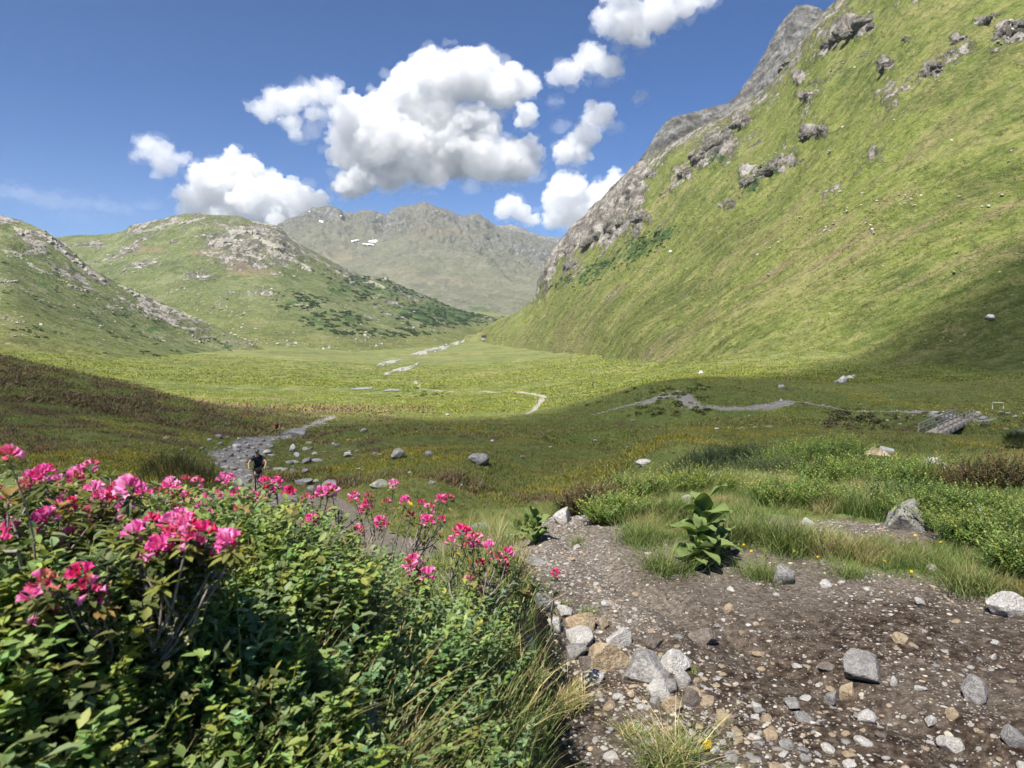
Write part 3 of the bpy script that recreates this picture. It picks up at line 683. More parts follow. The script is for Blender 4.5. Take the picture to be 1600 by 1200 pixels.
cloud('small low cloud just above the distant ridge', [(795,325,20),(815,335,18),(785,335,14),(805,315,12),(830,345,14)], CD * .94, .008, seed=19)
cloud('round puff of cloud stuck to the side of the tall cumulus', [(823,178,17),(818,190,14),(832,185,11),(815,168,9)], CD * .97, .009, seed=20)
cloud('tiny wisp of cloud alone beside the mountainside', [(1000,152,10),(1006,150,8),(994,156,8)], CD * .95, .0045, puffs=(10, 4), wisp=4, voxel=1.6, seed=21)

cloud('faint veil of high cloud low in the sky above the lower hill', [(20,300,34),(70,312,40),(125,318,36),(180,326,30),(230,322,22)], CD * 1.04, .00026, puffs=(10, 4), wisp=16, seed=22, squash=.35)
cloud('faint torn veil between the ragged cloud and the tall cumulus', [(500,190,24),(486,206,22),(514,180,20)], CD * .96, .0010, puffs=(10, 4), wisp=9, seed=23, squash=.6)
cloud('faint veil around the tapering cloud beside the mountainside', [(900,260,20),(880,200,18),(960,200,16),(870,160,16)], CD * .99, .0009, puffs=(10, 4), wisp=14, seed=24, squash=.6)
# the cloud overhead that shades the foreground
def overhead():
    H = 1500.
    edge = np.array([(-900,150),(-400,172),(-200,176),(-97,172),(-45,160),(-22,152),(0,158),(20,178),(34,176),(44,160),(60,180),(82,216),(112,238),(145,248),(185,262),(260,292),(420,330),(700,300),(800,0),(600,-400),(0,-550),(-600,-450),(-1000,-200)], float)
    n = 900
    e = np.concatenate([edge, edge[:1]]); s = np.r_[0, np.cumsum(np.hypot(*np.diff(e, axis=0).T))]
    q = np.linspace(0, s[-1], n, endpoint=False)
    E = np.stack([np.interp(q, s, e[:, 0]), np.interp(q, s, e[:, 1])], -1)
    for _ in range(6): E = (np.roll(E, 1, 0) + 2 * E + np.roll(E, -1, 0)) / 4
    gz = np.where(E[:, 1] > 100, z_base(E[:, 0], np.clip(E[:, 1], 0, 300)), -5)
    gz = np.where(E[:, 0] > 90, gz + np.clip((E[:, 0] - 90) * .35, 0, 60), gz)
    C0 = np.stack([E[:, 0], E[:, 1], gz], -1); C = C0 + L * ((H - C0[:, 2]) / L[2])[:, None]
    cen = C.mean(0)
    rings = np.concatenate([[0, .004, .01, .018, .028, .04, .055, .075, .1, .13, .17], np.linspace(.22, 1, 26)])
    top = []
    for side in (1, -1):
        g = []
        for k, t in enumerate(rings):
            p_ = C * (1 - t) + cen * t
            ex = np.linalg.norm(C - cen, axis=1) * t
            th = 150 * smooth(0, 60, ex) ** .8 * .5 + 14 * np.minimum(ex / 12, 1)
            th = th * (1 + .35 * fbm(p_ / 70., 4, seed=201))
            gx = p_ - L * ((H + 5) / L[2]); th = th * (.72 + 1.05 * smooth(6, 40, np.hypot(gx[..., 0], gx[..., 1])))
            th = th if t > 0 else 0 * th
            pp = p_ + L * (side * th)[:, None]
            # ragged margin
            if side > 0: jit = 7. * fbm(p_ / 26., 4, seed=205)
            g.append(pp)
        top.append(np.array(g))
    m_ = len(rings)
    V = np.concatenate([top[0].reshape(-1, 3), top[1].reshape(-1, 3)])
    def rf(off, flip):
        a = np.arange(m_ * n).reshape(m_, n) + off; b = np.roll(a, -1, 1)
        f = np.stack([a[:-1], b[:-1], b[1:], a[1:]], -1).reshape(-1, 4)
        return f[:, ::-1] if flip else f
    V[:n] += 0
    f = np.concatenate([rf(0, False), rf(m_ * n, True)])
    f = np.where((f >= m_ * n) & (f < m_ * n + n), f - m_ * n, f)          # both skins share the rim
    V[:, :2] += (6. * fbm(V / 30., 4, seed=207))[:, None]
    sv = np.einsum('ij,ij->i', V[f[:, 0]], np.cross(V[f[:, 1]] - V[f[:, 0]], V[f[:, 2]] - V[f[:, 0]]) + np.cross(V[f[:, 2]] - V[f[:, 0]], V[f[:, 3]] - V[f[:, 0]])).sum()
    if sv < 0: f = f[:, ::-1]                                            # outward faces
    print('SIGNED', sv)
    base = V.mean(0)
    o = obj('cloud', mesh_from('overhead_cloud', V - base, f, cloud_mat('overhead_vapour', OVER_DENS), True), None, base)
    tag(o, 'wide grey cloud overhead that shades the near meadow', 'cloud', 'clouds above the valley')
OVER_DENS = .0036
overhead()

def haze():
    bm = bmesh.new(); bmesh.ops.create_cube(bm, size=1)
    for v in bm.verts:
        v.co = ((-4200 if v.co.x < 0 else 4200), (-300 if v.co.y < 0 else 7000), (-80 if v.co.z < 0 else 1080))
    me = bpy.data.meshes.new('haze'); bm.to_mesh(me); bm.free()
    m = bpy.data.materials.new('valley_haze'); m.use_nodes = True; t = m.node_tree; t.nodes.clear()
    o_ = t.nodes.new('ShaderNodeOutputMaterial'); v = t.nodes.new('ShaderNodeVolumePrincipled')
    v.inputs['Color'].default_value = (.80, .88, 1, 1); v.inputs['Density'].default_value = .000042; v.inputs['Anisotropy'].default_value = .2
    t.links.new(v.outputs[0], o_.inputs['Volume']); me.materials.append(m)
    tag(obj('haze', me), 'thin bluish air filling the valley', 'haze', None, 'stuff')
haze()
# ------------------------------------------------------------------ placing things on the land
def gz(x, y):
    x = np.atleast_1d(np.asarray(x, float)); y = np.atleast_1d(np.asarray(y, float))
    return ground(x, y) - gully_cut(x, y)
_dm = np.exp(np.linspace(math.log(.9), math.log(1600), 300))
def on_ground(px, py, dmin=.9):
    """first point of the ground sheet along the sight line through (px,py)"""
    px = np.atleast_1d(np.asarray(px, float)); py = np.atleast_1d(np.asarray(py, float))
    out = np.zeros((len(px), 3))
    for i in range(len(px)):
        dm = _dm[_dm >= dmin]
        q = P(px[i], py[i], dm); h = q[:, 2] - gz(q[:, 0], q[:, 1])
        k = np.argmax(h < 0) if (h < 0).any() else len(dm) - 1
        k = max(k, 1)
        if h[k] < 0:
            dm = np.linspace(dm[k-1], dm[k], 12); q = P(px[i], py[i], dm); h = q[:, 2] - gz(q[:, 0], q[:, 1]); k = max(int(np.argmax(h < 0)), 1)
        t = h[k-1] / (h[k-1] - h[k] + 1e-9) if h[k] < 0 else 0
        d = dm[k-1] + t * (dm[k] - dm[k-1])
        o = P(px[i], py[i], d); o[2] = gz(o[0], o[1])[0]; out[i] = o
    return out
class Loft:
    def __init__(s, G):
        s.G = G; s.ix, s.iy = imgxy(G); s.N = grid_normals(G)
        s.ix = s.ix.ravel(); s.iy = s.iy.ravel(); s.Gf = G.reshape(-1, 3); s.Nf = s.N.reshape(-1, 3)
    def at(s, px, py):
        k = np.argmin((s.ix - px) ** 2 + (s.iy - py) ** 2); return s.Gf[k].copy(), s.Nf[k].copy()
LR, LA, LB, LC = Loft(GR), Loft(GA), Loft(GB), Loft(GC)

class Batch:
    """many small pieces gathered into one mesh, with a tint for each piece"""
    def __init__(s): s.V = []; s.F = []; s.T = []; s.n = 0
    def add(s, tv, tf, pos, rz, sc, tint, lean=None, tvar=None):
        pos = np.atleast_2d(pos); k = len(pos)
        if k == 0: return
        rz = np.broadcast_to(rz, (k,)); sc = np.asarray(sc, float)
        if sc.ndim < 2: sc = np.broadcast_to(sc.reshape(-1, 1), (k, 3))
        c, sn = np.cos(rz), np.sin(rz)
        v = tv[None] * sc[:, None, :]
        x = v[..., 0] * c[:, None] - v[..., 1] * sn[:, None]; y = v[..., 0] * sn[:, None] + v[..., 1] * c[:, None]; z = v[..., 2]
        if lean is not None:                                           # (k,2) shear of the upright axis
            lean = np.broadcast_to(lean, (k, 2)); x = x + z * lean[:, :1]; y = y + z * lean[:, 1:]
        W_ = np.stack([x, y, z], -1) + pos[:, None, :]
        n = len(tv)
        s.V.append(W_.reshape(-1, 3).astype(np.float32))
        s.F.append((tf[None] + (np.arange(k) * n)[:, None, None] + s.n).reshape(-1, tf.shape[1]))
        t = np.broadcast_to(tint, (k, 3))[:, None, :] * (np.ones((1, n, 1)) if tvar is None else np.asarray(tvar)[None, :, None] if np.ndim(tvar) == 1 else np.asarray(tvar)[None])
        s.T.append(np.broadcast_to(t, (k, n, 3)).reshape(-1, 3).astype(np.float32)); s.n += k * n
    def mesh(s, name, mat, base=(0, 0, 0), sm=True):
        V = np.concatenate(s.V) - np.asarray(base, np.float32)
        f4 = [f for f in s.F if f.shape[1] == 4]; f3 = [f for f in s.F if f.shape[1] == 3]
        return mesh_from(name, V, [np.concatenate(f) for f in (f4, f3) if f], mat, sm, {'tint': np.concatenate(s.T)})

def rot_to(dirs):
    """rotation matrices (k,3,3) taking local +Y to dirs, local +Z kept up"""
    y = dirs / (np.linalg.norm(dirs, axis=-1, keepdims=True) + 1e-9)
    up = np.tile(np.array([0, 0, 1.]), (len(y), 1)); up[np.abs(y[:, 2]) > .98] = (0, 1, 0)
    x = np.cross(y, up); x /= np.linalg.norm(x, axis=-1, keepdims=True); z = np.cross(x, y)
    return np.stack([x, y, z], -1)

def leaf_grid(length, width, rows=4, fold=.25, droop=.2, shape=(.12, 1, .85, .05), wav=0.):
    """leaf along +Y: rows x 3 grid"""
    t = np.linspace(0, 1, rows); w = np.interp(t, np.linspace(0, 1, len(shape)), shape) * width / 2
    V = []
    for i in range(rows):
        zc = -droop * length * t[i] ** 2
        for s in (-1, 0, 1): V.append((s * w[i], t[i] * length, zc + abs(s) * fold * w[i] + wav * s * w[i] * (i % 2 - .5)))
    return np.array(V), grid_faces(rows, 3)

def tube(pts, rad, seg=5):
    pts = np.asarray(pts, float); n = len(pts); rad = np.broadcast_to(rad, (n,))
    tg = np.gradient(pts, axis=0); tg /= np.linalg.norm(tg, axis=1, keepdims=True) + 1e-12
    ref = np.array([0, 0, 1.]) if abs(tg[0, 2]) < .9 else np.array([1., 0, 0])
    a = np.cross(tg, ref); a /= np.linalg.norm(a, axis=1, keepdims=True) + 1e-9; b = np.cross(tg, a)
    th = np.linspace(0, 2 * np.pi, seg, endpoint=False)
    V = pts[:, None] + rad[:, None, None] * (np.cos(th)[None, :, None] * a[:, None] + np.sin(th)[None, :, None] * b[:, None])
    i = np.arange(n * seg).reshape(n, seg); j = np.roll(i, -1, 1)
    Fq = np.stack([i[:-1], i[1:], j[1:], j[:-1]], -1).reshape(-1, 4)
    return V.reshape(-1, 3), Fq

class Parts:
    """solid pieces joined into one mesh (one part)"""
    def __init__(s): s.V = []; s.F = []; s.n = 0
    def add(s, V, Fc):
        V = np.asarray(V, float); s.V.append(V); s.F.append(np.asarray(Fc) + s.n); s.n += len(V); return s
    def tube(s, pts, rad, seg=6, cap=True):
        V, Fq = tube(pts, rad, seg); s.add(V, Fq)
        if cap and seg == 6:
            o = s.n - len(V)
            for b in (0, len(V) - seg):
                q = o + b; f = np.array([[q, q+1, q+2, q+3], [q, q+3, q+4, q+5]]); s.F.append(f if b else f[:, ::-1])
        return s
    def box(s, c, d, rz=0., M=None):
        c = np.asarray(c, float); h = np.asarray(d, float) / 2
        V = np.array([(x, y, z) for x in (-1, 1) for y in (-1, 1) for z in (-1, 1)]) * h
        if rz: V = V @ np.array([[math.cos(rz), math.sin(rz), 0], [-math.sin(rz), math.cos(rz), 0], [0, 0, 1]])
        if M is not None: V = V @ np.asarray(M).T
        return s.add(V + c, [[0, 1, 3, 2], [4, 6, 7, 5], [0, 4, 5, 1], [2, 3, 7, 6], [0, 2, 6, 4], [1, 5, 7, 3]])
    def torus(s, c, R_, r, axis='x', n=36, m=8):
        a = np.linspace(0, 2*np.pi, n, endpoint=False)[:, None]; b = np.linspace(0, 2*np.pi, m, endpoint=False)[None]
        u = (R_ + r * np.cos(b)) * np.cos(a); v = (R_ + r * np.cos(b)) * np.sin(a); w = r * np.sin(b) + 0 * a
        V = np.stack({'x': [w, u, v], 'z': [u, v, w], 'y': [u, w, v]}[axis], -1).reshape(-1, 3) + np.asarray(c)
        i = np.arange(n * m).reshape(n, m)
        f = np.stack([i, np.roll(i, -1, 0), np.roll(np.roll(i, -1, 0), -1, 1), np.roll(i, -1, 1)], -1).reshape(-1, 4)
        return s.add(V, f)
    def ball(s, c, r, sub=2, sc=(1, 1, 1)):
        V, f = ICO[sub]; return s.add(V * np.asarray(sc) * r + np.asarray(c), f)
    def mesh(s, name, mat, sm=True):
        f4 = [f for f in s.F if f.shape[1] == 4]; f3 = [f for f in s.F if f.shape[1] == 3]
        return mesh_from(name, np.concatenate(s.V), [np.concatenate(f) for f in (f4, f3) if f], mat, sm)

# ---- stones
def rock_mesh(seed, sub=3, ang=.6, flat=(.75, .62), rough=.06):
    r_ = np.random.default_rng(seed); V, Fc = ICO[sub]; V = V.copy()
    V = V * (1 + .16 * fbm(V * 1.1 + seed * 3.7, 2, seed=seed)[:, None])
    for _ in range(int(5 + 9 * ang)):
        n = r_.normal(size=3); n /= np.linalg.norm(n); h = r_.uniform(.50, .86)
        e = V @ n - h; V = V - np.where(e > 0, e * (.75 + .25 * ang), 0)[:, None] * n
    V = V * np.array([1, flat[0], flat[1]]) * (1 + rough * fbm(V * 3.2 + seed, 4, seed=seed + 1)[:, None])
    V = V / np.abs(V[:, 0]).max(); 
    return V, Fc
def rock_mat(name, ramp, lichen=None, rough=.85, sc=1.):
    m = Mat(name); v = m.gen(); r = m.objrand()
    vv = m.n('ShaderNodeVectorMath', operation='ADD'); m.put(vv.inputs[0], v); m.put(vv.inputs[1], m.mix(1., (0, 0, 0), m.n('ShaderNodeCombineXYZ').outputs[0]))
    n = m.noise(v, 2.2 * sc, 7, .68); n2 = m.noise(v, 9 * sc, 5, .7); n3 = m.noise(m.map(v, (1, 1, 4), (.4, .3, .2)), 3 * sc, 4, .6)
    c = m.ramp(n, [(p_, c_) for p_, c_ in zip((.28, .45, .58, .74), ramp)])
    c = m.mix(m.rng(n2, .55, .32, 0, .55), c, tuple(x * .45 for x in ramp[0]))
    c = m.mix(m.rng(n3, .56, .66, 0, .4), c, ramp[3])
    c = m.mix(m.math('MULTIPLY', r, .35), c, tuple(x * .55 for x in ramp[1]))
    if lichen: c = m.mix(m.math('MULTIPLY', m.rng(m.noise(v, 2.6 * sc, 5, .7), .5, .6), m.rng(m.sep(m.normal())[2], .1, .7)), c, lichen)
    h = m.math('ADD', m.math('MULTIPLY', n, .5), m.math('MULTIPLY', n2, .2))
    return m.done(m.bsdf(c, rough, .25, m.bump(h, .6, .12)))
M_GREY = rock_mat('grey_gneiss', [(.13, .128, .124), (.25, .243, .236), (.35, .343, .335), (.46, .452, .436)])
M_WHITE = rock_mat('white_quartz', [(.30, .29, .275), (.48, .465, .44), (.60, .585, .56), (.70, .69, .665)])
M_TAN = rock_mat('tan_granite', [(.21, .15, .09), (.37, .285, .185), (.46, .38, .27), (.55, .49, .40)])
M_BROWN = rock_mat('brown_schist', [(.08, .065, .055), (.16, .135, .115), (.24, .205, .175), (.32, .29, .26)])
M_LICH = rock_mat('lichen_granite', [(.15, .15, .14), (.28, .27, .26), (.38, .37, .35), (.5, .49, .46)], lichen=(.36, .40, .20))
ROCKM = {'g': M_GREY, 'w': M_WHITE, 't': M_TAN, 'b': M_BROWN, 'l': M_LICH}

# ---- leaf materials (the tint is the leaf's own colour, different for every sprig)
def tint_leaf(name, rough=.5, spec=.35, trans=.36, warm=(1.25, 1.3, .6)):
    m = Mat(name); t = m.attr('tint', 'Color')
    n = m.noise(m.pos(), 55, 3)
    c = m.mix(m.rng(n, .35, .7, 0, .35), t, m.mix(1., t, (1.35, 1.25, 1.1), 'MULTIPLY'))
    return m.leaf(c, rough, spec, trans, m.mix(1., c, warm, 'MULTIPLY'))
M_LEAF = tint_leaf('green_leaf'); M_GRASS = tint_leaf('grass_blade', .6, .25, .25); M_PETAL = tint_leaf('petal', .6, .15, .35, (1, 1, 1))
M_MEADOW = tint_leaf('meadow_blade', .7, .12, .2)
mm = Mat('grey_twig'); _nn = mm.noise(mm.map(mm.pos(), (1, 1, .3)), 160, 4)
M_TWIG = mm.done(mm.bsdf(mm.ramp(_nn, [(.3, (.10, .08, .065)), (.55, (.24, .215, .19)), (.75, (.36, .34, .31))]), .85, .2))
mm = Mat('loose_stone'); _t = mm.attr('tint', 'Color'); _nn = mm.noise(mm.pos(), 45, 4, .7)
M_PEB = mm.done(mm.bsdf(mm.mix(1., _t, mm.ramp(_nn, [(.3, .55), (.5, 1.), (.7, 1.25)]), 'MULTIPLY'), .85, .2))
# ------------------------------------------------------------------ stones on and beside the path
STONES = [ # px, py(base), width px, kind, height/width, label
 (956,1050,78,'t',.54,'large tan yellow rock in the row of stones along the turf bank'),
 (1013,1068,84,'g',.42,'long smooth grey rock lying against the large tan rock'),
 (968,1014,48,'w',.55,'white angular rock just behind the large tan rock'),
 (908,1008,48,'w',.42,'flat cream stone wedged left of the white angular rock'),
 (910,988,54,'t',.5,'cream tan stone at the head of the row of stones'),
 (885,967,34,'w',.55,'pale stone behind the cream tan stone at the head of the row'),
 (864,969,32,'t',.6,'brownish tan stone touching the turf at the head of the row'),
 (846,955,38,'g',.75,'rounded grey stone under the lowest pink alpine rose twig'),
 (867,984,32,'w',.5,'small white stone at the foot of the torn turf'),
 (899,1028,38,'g',.5,'grey stone between the turf bank and the large tan rock'),
 (919,1050,32,'b',.7,'dark brown stone half sunk left of the large tan rock'),
 (926,1072,40,'w',.45,'whitish flat stone below the dark brown half sunk stone'),
 (944,984,17,'t',1.1,'small upright tan stone standing beside the cream tan stone'),
 (1057,1054,48,'w',.7,'tall grey block right of the long smooth grey rock'),
 (1068,1075,30,'w',.9,'bluish white block leaning on the tall grey block'),
 (1050,1082,30,'g',.6,'small grey stone below the tall grey block'),
 (1034,1096,44,'w',.6,'chunky white rock below the long smooth grey rock'),
 (1082,1105,36,'b',.75,'brown grey boulder at the lower end of the row of stones'),
 (1050,1114,46,'t',.5,'long cream stone tilted beside the chunky white rock'),
 (1024,1106,24,'g',.6,'small stone between the chunky white rock and the grass tuft'),
 (1025,1012,34,'b',.5,'flat grey brown stone up the path from the tall grey block'),
 (1103,1006,54,'b',.36,'flat dark slab lying alone on the dirt up the path'),
 (821,1032,36,'w',.95,'pale rock poking out of the turf bank'),
 (1360,1065,66,'g',.55,'pale grey angular rock alone in the middle of the path'),
 (1532,1096,44,'g',.85,'blue grey block on the dark soil at the right of the path'),
 (1409,1007,30,'t',.5,'round tan cobble on the dark soil behind the pale angular rock'),
 (1329,1096,28,'t',.95,'orange tan stone in front of the pale angular rock'),
 (1302,1104,24,'g',.9,'roundish grey stone touching the orange tan stone'),
 (1358,1130,32,'w',.6,'pointed pale stone in front of the orange tan stone'),
 (1456,1136,20,'w',.75,'small white block between the pointed pale stone and the blue grey block'),
 (1491,1124,20,'t',.8,'small tan cobble in front of the blue grey block'),
 (1135,1136,32,'t',.55,'flat tan stone beside the lower grass tuft'),
 (1142,959,20,'t',.7,'pinkish cobble alone on the pale gravel'),
 (1495,1176,44,'w',.4,'long whitish stone on the path at the lower edge of the view'),
 (1591,1166,36,'g',.7,'grey stone cut by the right edge at the bottom of the path'),
 (1241,1109,26,'g',.5,'grey flat pebble stone left of the roundish grey stone'),
 (1204,1156,28,'t',.5,'tan wedge of stone left of the long whitish stone'),
 (1234,1172,28,'g',.42,'thin grey slab on the path below the tan wedge'),
 (1293,1049,30,'b',.3,'flat brown slab left of the pale grey angular rock'),
 (1430,828,70,'l',.66,'large boulder with yellow green lichen in the green bank'),
 (1586,965,64,'w',.55,'white boulder in the grass at the right edge'),
 (1229,915,34,'g',.9,'grey stone standing at the rim of grass beside the path'),
 (1265,825,24,'w',.6,'white stone at the back of the bare gravel patch'),
 (1378,720,48,'t',.32,'cream slab on top of the green bank, lowest of three'),
 (1368,712,30,'t',.35,'cream slab tilted behind the lowest slab on the bank'),
 (1388,709,24,'w',.45,'small pale slab uppermost of three on the bank'),
 (1075,788,22,'w',.6,'white stone behind the tall broad leaved plant'),
 (1003,812,38,'g',.7,'grey stone in the grass left of the tall broad leaved plant'),
 (748,838,74,'g',.28,'broad flat grey slab behind the pink alpine roses'),
 (795,850,42,'w',.35,'pale slab at the far end of the dirt path'),
 (835,882,52,'g',.16,'slab set flush into the far end of the path'),
 (880,818,30,'w',.8,'lumpy pale rock beside the far broad leaved plant'),
 (901,860,14,'w',.7,'small white stone in the middle of the far path'),
 (1293,918,22,'w',.45,'flat pale stone at the grass rim of the path'),
 (1330,851,24,'g',.4,'flat grey stone in the bare gravel patch'),
 (1460,892,18,'w',.5,'pale flat stone in the grass near the yellow flowers'),
 (1440,946,18,'w',.55,'pale bluish stone at the far rim of the dark soil'),
 (1555,1031,16,'w',.5,'small cream chip on the dark soil'),
 (1399,1071,13,'w',1.1,'small white chip beside the pale grey angular rock'),
 (560,1195,90,'l',.95,'mossy dark rock half hidden under the green leaves'),
]
_r = np.random.default_rng(31)
def put_stone(name, pt, w, kind, hw, label, seed, sub=4, sink=.32, cat='stone', group=None, rz=None, ang=None):
    V, Fc = rock_mesh(seed, sub, _r.uniform(.55, 1.) if ang is None else ang, (_r.uniform(.65, .95), 1.), .07)
    V = V * np.array([1, 1, hw * .95 / max(.3, V[:, 2].max() - V[:, 2].min()) * 2 / 1.0 * .5 * 2 ]) if False else V
    h = V[:, 2].max() - V[:, 2].min(); V[:, 2] *= (2 * hw / (1 - sink)) / h
    o = obj(name, mesh_from(name, V, Fc, ROCKM[kind]), None, (pt[0], pt[1], pt[2] + w / 2 * (-V[:, 2].min() - 2 * hw / (1 - sink) * sink)))
    o.scale = (w / 2,) * 3; o.rotation_euler = (0, 0, _r.uniform(-.5, .5) if rz is None else rz)
    return tag(o, label, cat, group)
_sp = np.array([(s[0], s[1]) for s in STONES], float)
_pt = on_ground(_sp[:, 0], _sp[:, 1])
NEAR_ROCKS = []
for i, (s, pt) in enumerate(zip(STONES, _pt)):
    w = s[2] * pt[1] / F; pt = pt + np.array([0, w * .3, 0]); pt[2] = gz(pt[0], pt[1])[0]
    put_stone('boulder' if s[2] > 60 else 'stone', pt, w * 1.04, s[3], s[4], s[5], 300 + i, sub=5 if s[2] > 44 else 4)
    NEAR_ROCKS.append((pt[0], pt[1], w / 2))
NEAR_ROCKS = np.array(NEAR_ROCKS)

# loose stones one can still pick out: each an object of its own
_protos = []
for k in range(10):
    V, Fc = rock_mesh(500 + k, 3, .2 + .07 * k, (.8, .62), .06); _protos.append((V, Fc))
cand = []
while len(cand) < 285:
    px, py = _r.uniform(800, 1620), 1200 - 330 * _r.uniform() ** 1.3
    if px < 900 and py > 1000 and _r.uniform() < .5: continue
    if _r.uniform() < .60: t = _r.uniform(); px, py = 870 + 330 * t + _r.normal() * 55, 960 + 230 * t + _r.normal() * 40
    cand.append((px, py))
cp = on_ground(np.array([c[0] for c in cand]), np.array([c[1] for c in cand]))
cm = near_pathmask(cp[:, 0], cp[:, 1])
_meshes = {}
GR_ST = 'small loose stones scattered over the dirt path'
for pt, mk in zip(cp, cm):
    if mk < .8 or np.min(np.hypot(NEAR_ROCKS[:, 0] - pt[0], NEAR_ROCKS[:, 1] - pt[1]) - NEAR_ROCKS[:, 2]) < .015: continue
    k = _r.integers(10); kind = 'ggwwwwtttb'[_r.integers(10)]
    if (k, kind) not in _meshes: _meshes[k, kind] = mesh_from('small_stone', *_protos[k], ROCKM[kind])
    s = .5 * np.clip(_r.lognormal(-3.35, .38), .018, .075)
    o = obj('small_stone', _meshes[k, kind], None, (pt[0], pt[1], pt[2] + s * .12)); o.scale = (s, s, s * _r.uniform(.75, 1.1)); o.rotation_euler = (_r.normal() * .2, _r.normal() * .2, _r.uniform(0, 6.3))
    tag(o, 'small loose stone lying among others on the dirt path', 'stone', GR_ST)

# gravel nobody could count
def pebbles():
    B = Batch(); r = np.random.default_rng(5)
    tv = [rock_mesh(700 + k, 2, .3 + .1 * k, (.8, .6), .05) for k in range(5)]; tl = [rock_mesh(710 + k, 1, .2, (.8, .6), 0) for k in range(4)]
    N = 90000
    x = r.uniform(-1.2, 3.4, N); y = 1.3 + 7.5 * r.uniform(size=N) ** 1.4
    keep = (np.abs(x) < .78 * y + .2); x, y = x[keep], y[keep]
    m = near_pathmask(x, y); q = np.stack([x, y, 0 * x], -1)
    dens = .10 + .60 * smooth(-.05, .3, fbm(q * 1.5, 4, seed=61)) + .9 * smooth(.5, .05, np.abs(x - np.interp(y, [1.8, 2.4, 3.2, 4.2], [.95, .72, .42, .25])))
    keep = (m > .3) & (r.uniform(size=len(x)) < dens); x, y = x[keep], y[keep]; z_ = ground(x, y); n = len(x)
    big = np.clip(r.lognormal(-5.25, .55, n), .0018, .024)
    pal = np.array([(.30, .29, .27), (.20, .185, .17), (.34, .33, .31), (.28, .22, .16), (.13, .105, .085), (.34, .30, .245), (.23, .225, .225), (.15, .12, .10)])
    col_ = pal[r.integers(len(pal), size=n)] * r.uniform(.75, 1.2, n)[:, None]
    idx = r.integers(5, size=n)
    for k in range(5):
        for lo in (0, 1):
            mk = (idx == k) & ((big < .006) if lo else (big >= .006))
            t = tl[k % 4] if lo else tv[k]
            s = big[mk][:, None] * r.uniform(.75, 1.25, (mk.sum(), 3)); s[:, 2] *= .8
            B.add(t[0], t[1], np.stack([x[mk], y[mk], z_[mk] + big[mk] * .02], -1), r.uniform(0, 6.3, mk.sum()), s, col_[mk], r.normal(0, .25, (mk.sum(), 2)))
    tag(obj('gravel', B.mesh('gravel', M_PEB)), 'grey and tan gravel strewn over the dirt path', 'gravel', None, 'stuff')
pebbles()

# ------------------------------------------------------------------ leaf sprigs and grass
def sprig(seed, n=18, h=.18, ll=.022, lw=.013, up=.6, stem=True, start=.25, fold=.25):
    r = np.random.default_rng(seed); Vs, Fs, T, c = [], [], [], 0
    bend = r.normal(0, .22, 2)
    def at(t): return np.array([bend[0] * h * t * t, bend[1] * h * t * t, h * t])
    if stem:
        V, f = tube([at(t) for t in np.linspace(0, .95, 4)], np.linspace(.0016, .0007, 4), 3); Vs.append(V); Fs.append(f); T.append(np.tile([[.9, .55, .45]], (len(V), 1))); c += len(V)
    for i in range(n):
        t = start + (1 - start) * (i + .5) / n; a = i * 2.4 + r.normal() * .4; el = np.clip(r.normal(up - .25 + .6 * t * t, .25), -.3, 1.45)
        L_ = ll * r.uniform(.7, 1.2) * (1 - .25 * t); V, f = leaf_grid(L_, lw * L_ / ll, 4, fold, r.uniform(.0, .35))
        d = np.array([[math.cos(a) * math.cos(el), math.sin(a) * math.cos(el), math.sin(el)]])
        V = V @ rot_to(d)[0].T + at(t); Vs.append(V); Fs.append(f + c); c += len(V)
        T.append(np.tile([np.array([1, 1, 1.]) * r.uniform(.75, 1.2) * (.75 + .4 * t)], (len(V), 1)) * np.array([1 + .25 * (t > .85), 1, 1]))
    return np.concatenate(Vs), np.concatenate(Fs), np.concatenate(T)

def tuft(seed, n=14, h=.2, w=.004, spread=.5, rows=4, r0=.02, droop=.5):
    r = np.random.default_rng(seed); Vs, Fs, T, c = [], [], [], 0
    for i in range(n):
        a = r.uniform(0, 6.3); l = h * r.uniform(.55, 1.1); lean = abs(r.normal(0, spread)); dr = droop * r.uniform(.3, 1.3); b = r.normal(0, r0, 2)
        t = np.linspace(0, 1, rows); out = l * (lean * t + dr * t * t * .7); zz = l * (t - .35 * dr * t ** 2.2)
        ww = w * (1 - t ** 1.6 * .95) / 2; ca, sa = math.cos(a), math.sin(a); ta = a + 1.57 + r.normal() * .6
        cx, cy_ = b[0] + out * ca, b[1] + out * sa
        V = np.stack([np.stack([cx + s * ww * math.cos(ta), cy_ + s * ww * math.sin(ta), zz], -1) for s in (-1, 1)], 1).reshape(-1, 3)
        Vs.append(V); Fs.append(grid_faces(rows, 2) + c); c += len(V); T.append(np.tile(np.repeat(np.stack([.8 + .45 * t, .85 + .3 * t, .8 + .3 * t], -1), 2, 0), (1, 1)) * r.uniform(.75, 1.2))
    return np.concatenate(Vs), np.concatenate(Fs), np.concatenate(T)

def mixcol(r, n, cols, wts=None, var=.2):
    cols = np.array(cols); k = r.choice(len(cols), n, p=None if wts is None else np.array(wts) / np.sum(wts))
    return cols[k] * r.uniform(1 - var, 1 + var, (n, 1)) * r.uniform(.93, 1.07, (n, 3))
BLUEG, MIDG, YELG, DARKG = (.155, .27, .135), (.165, .28, .09), (.21, .29, .07), (.115, .19, .07)

def bank_side(x, y):
    """True on the left, turf-covered side of the path"""
    return x < np.interp(y, [-3, 0, 1.6, 2.4, 3.2, 4.2, 5.2, 6.4, 8.5, 13], [2.2, 1.75, 1.7, 1.55, 1.3, .70, .4, .2, -.5, -2.5])

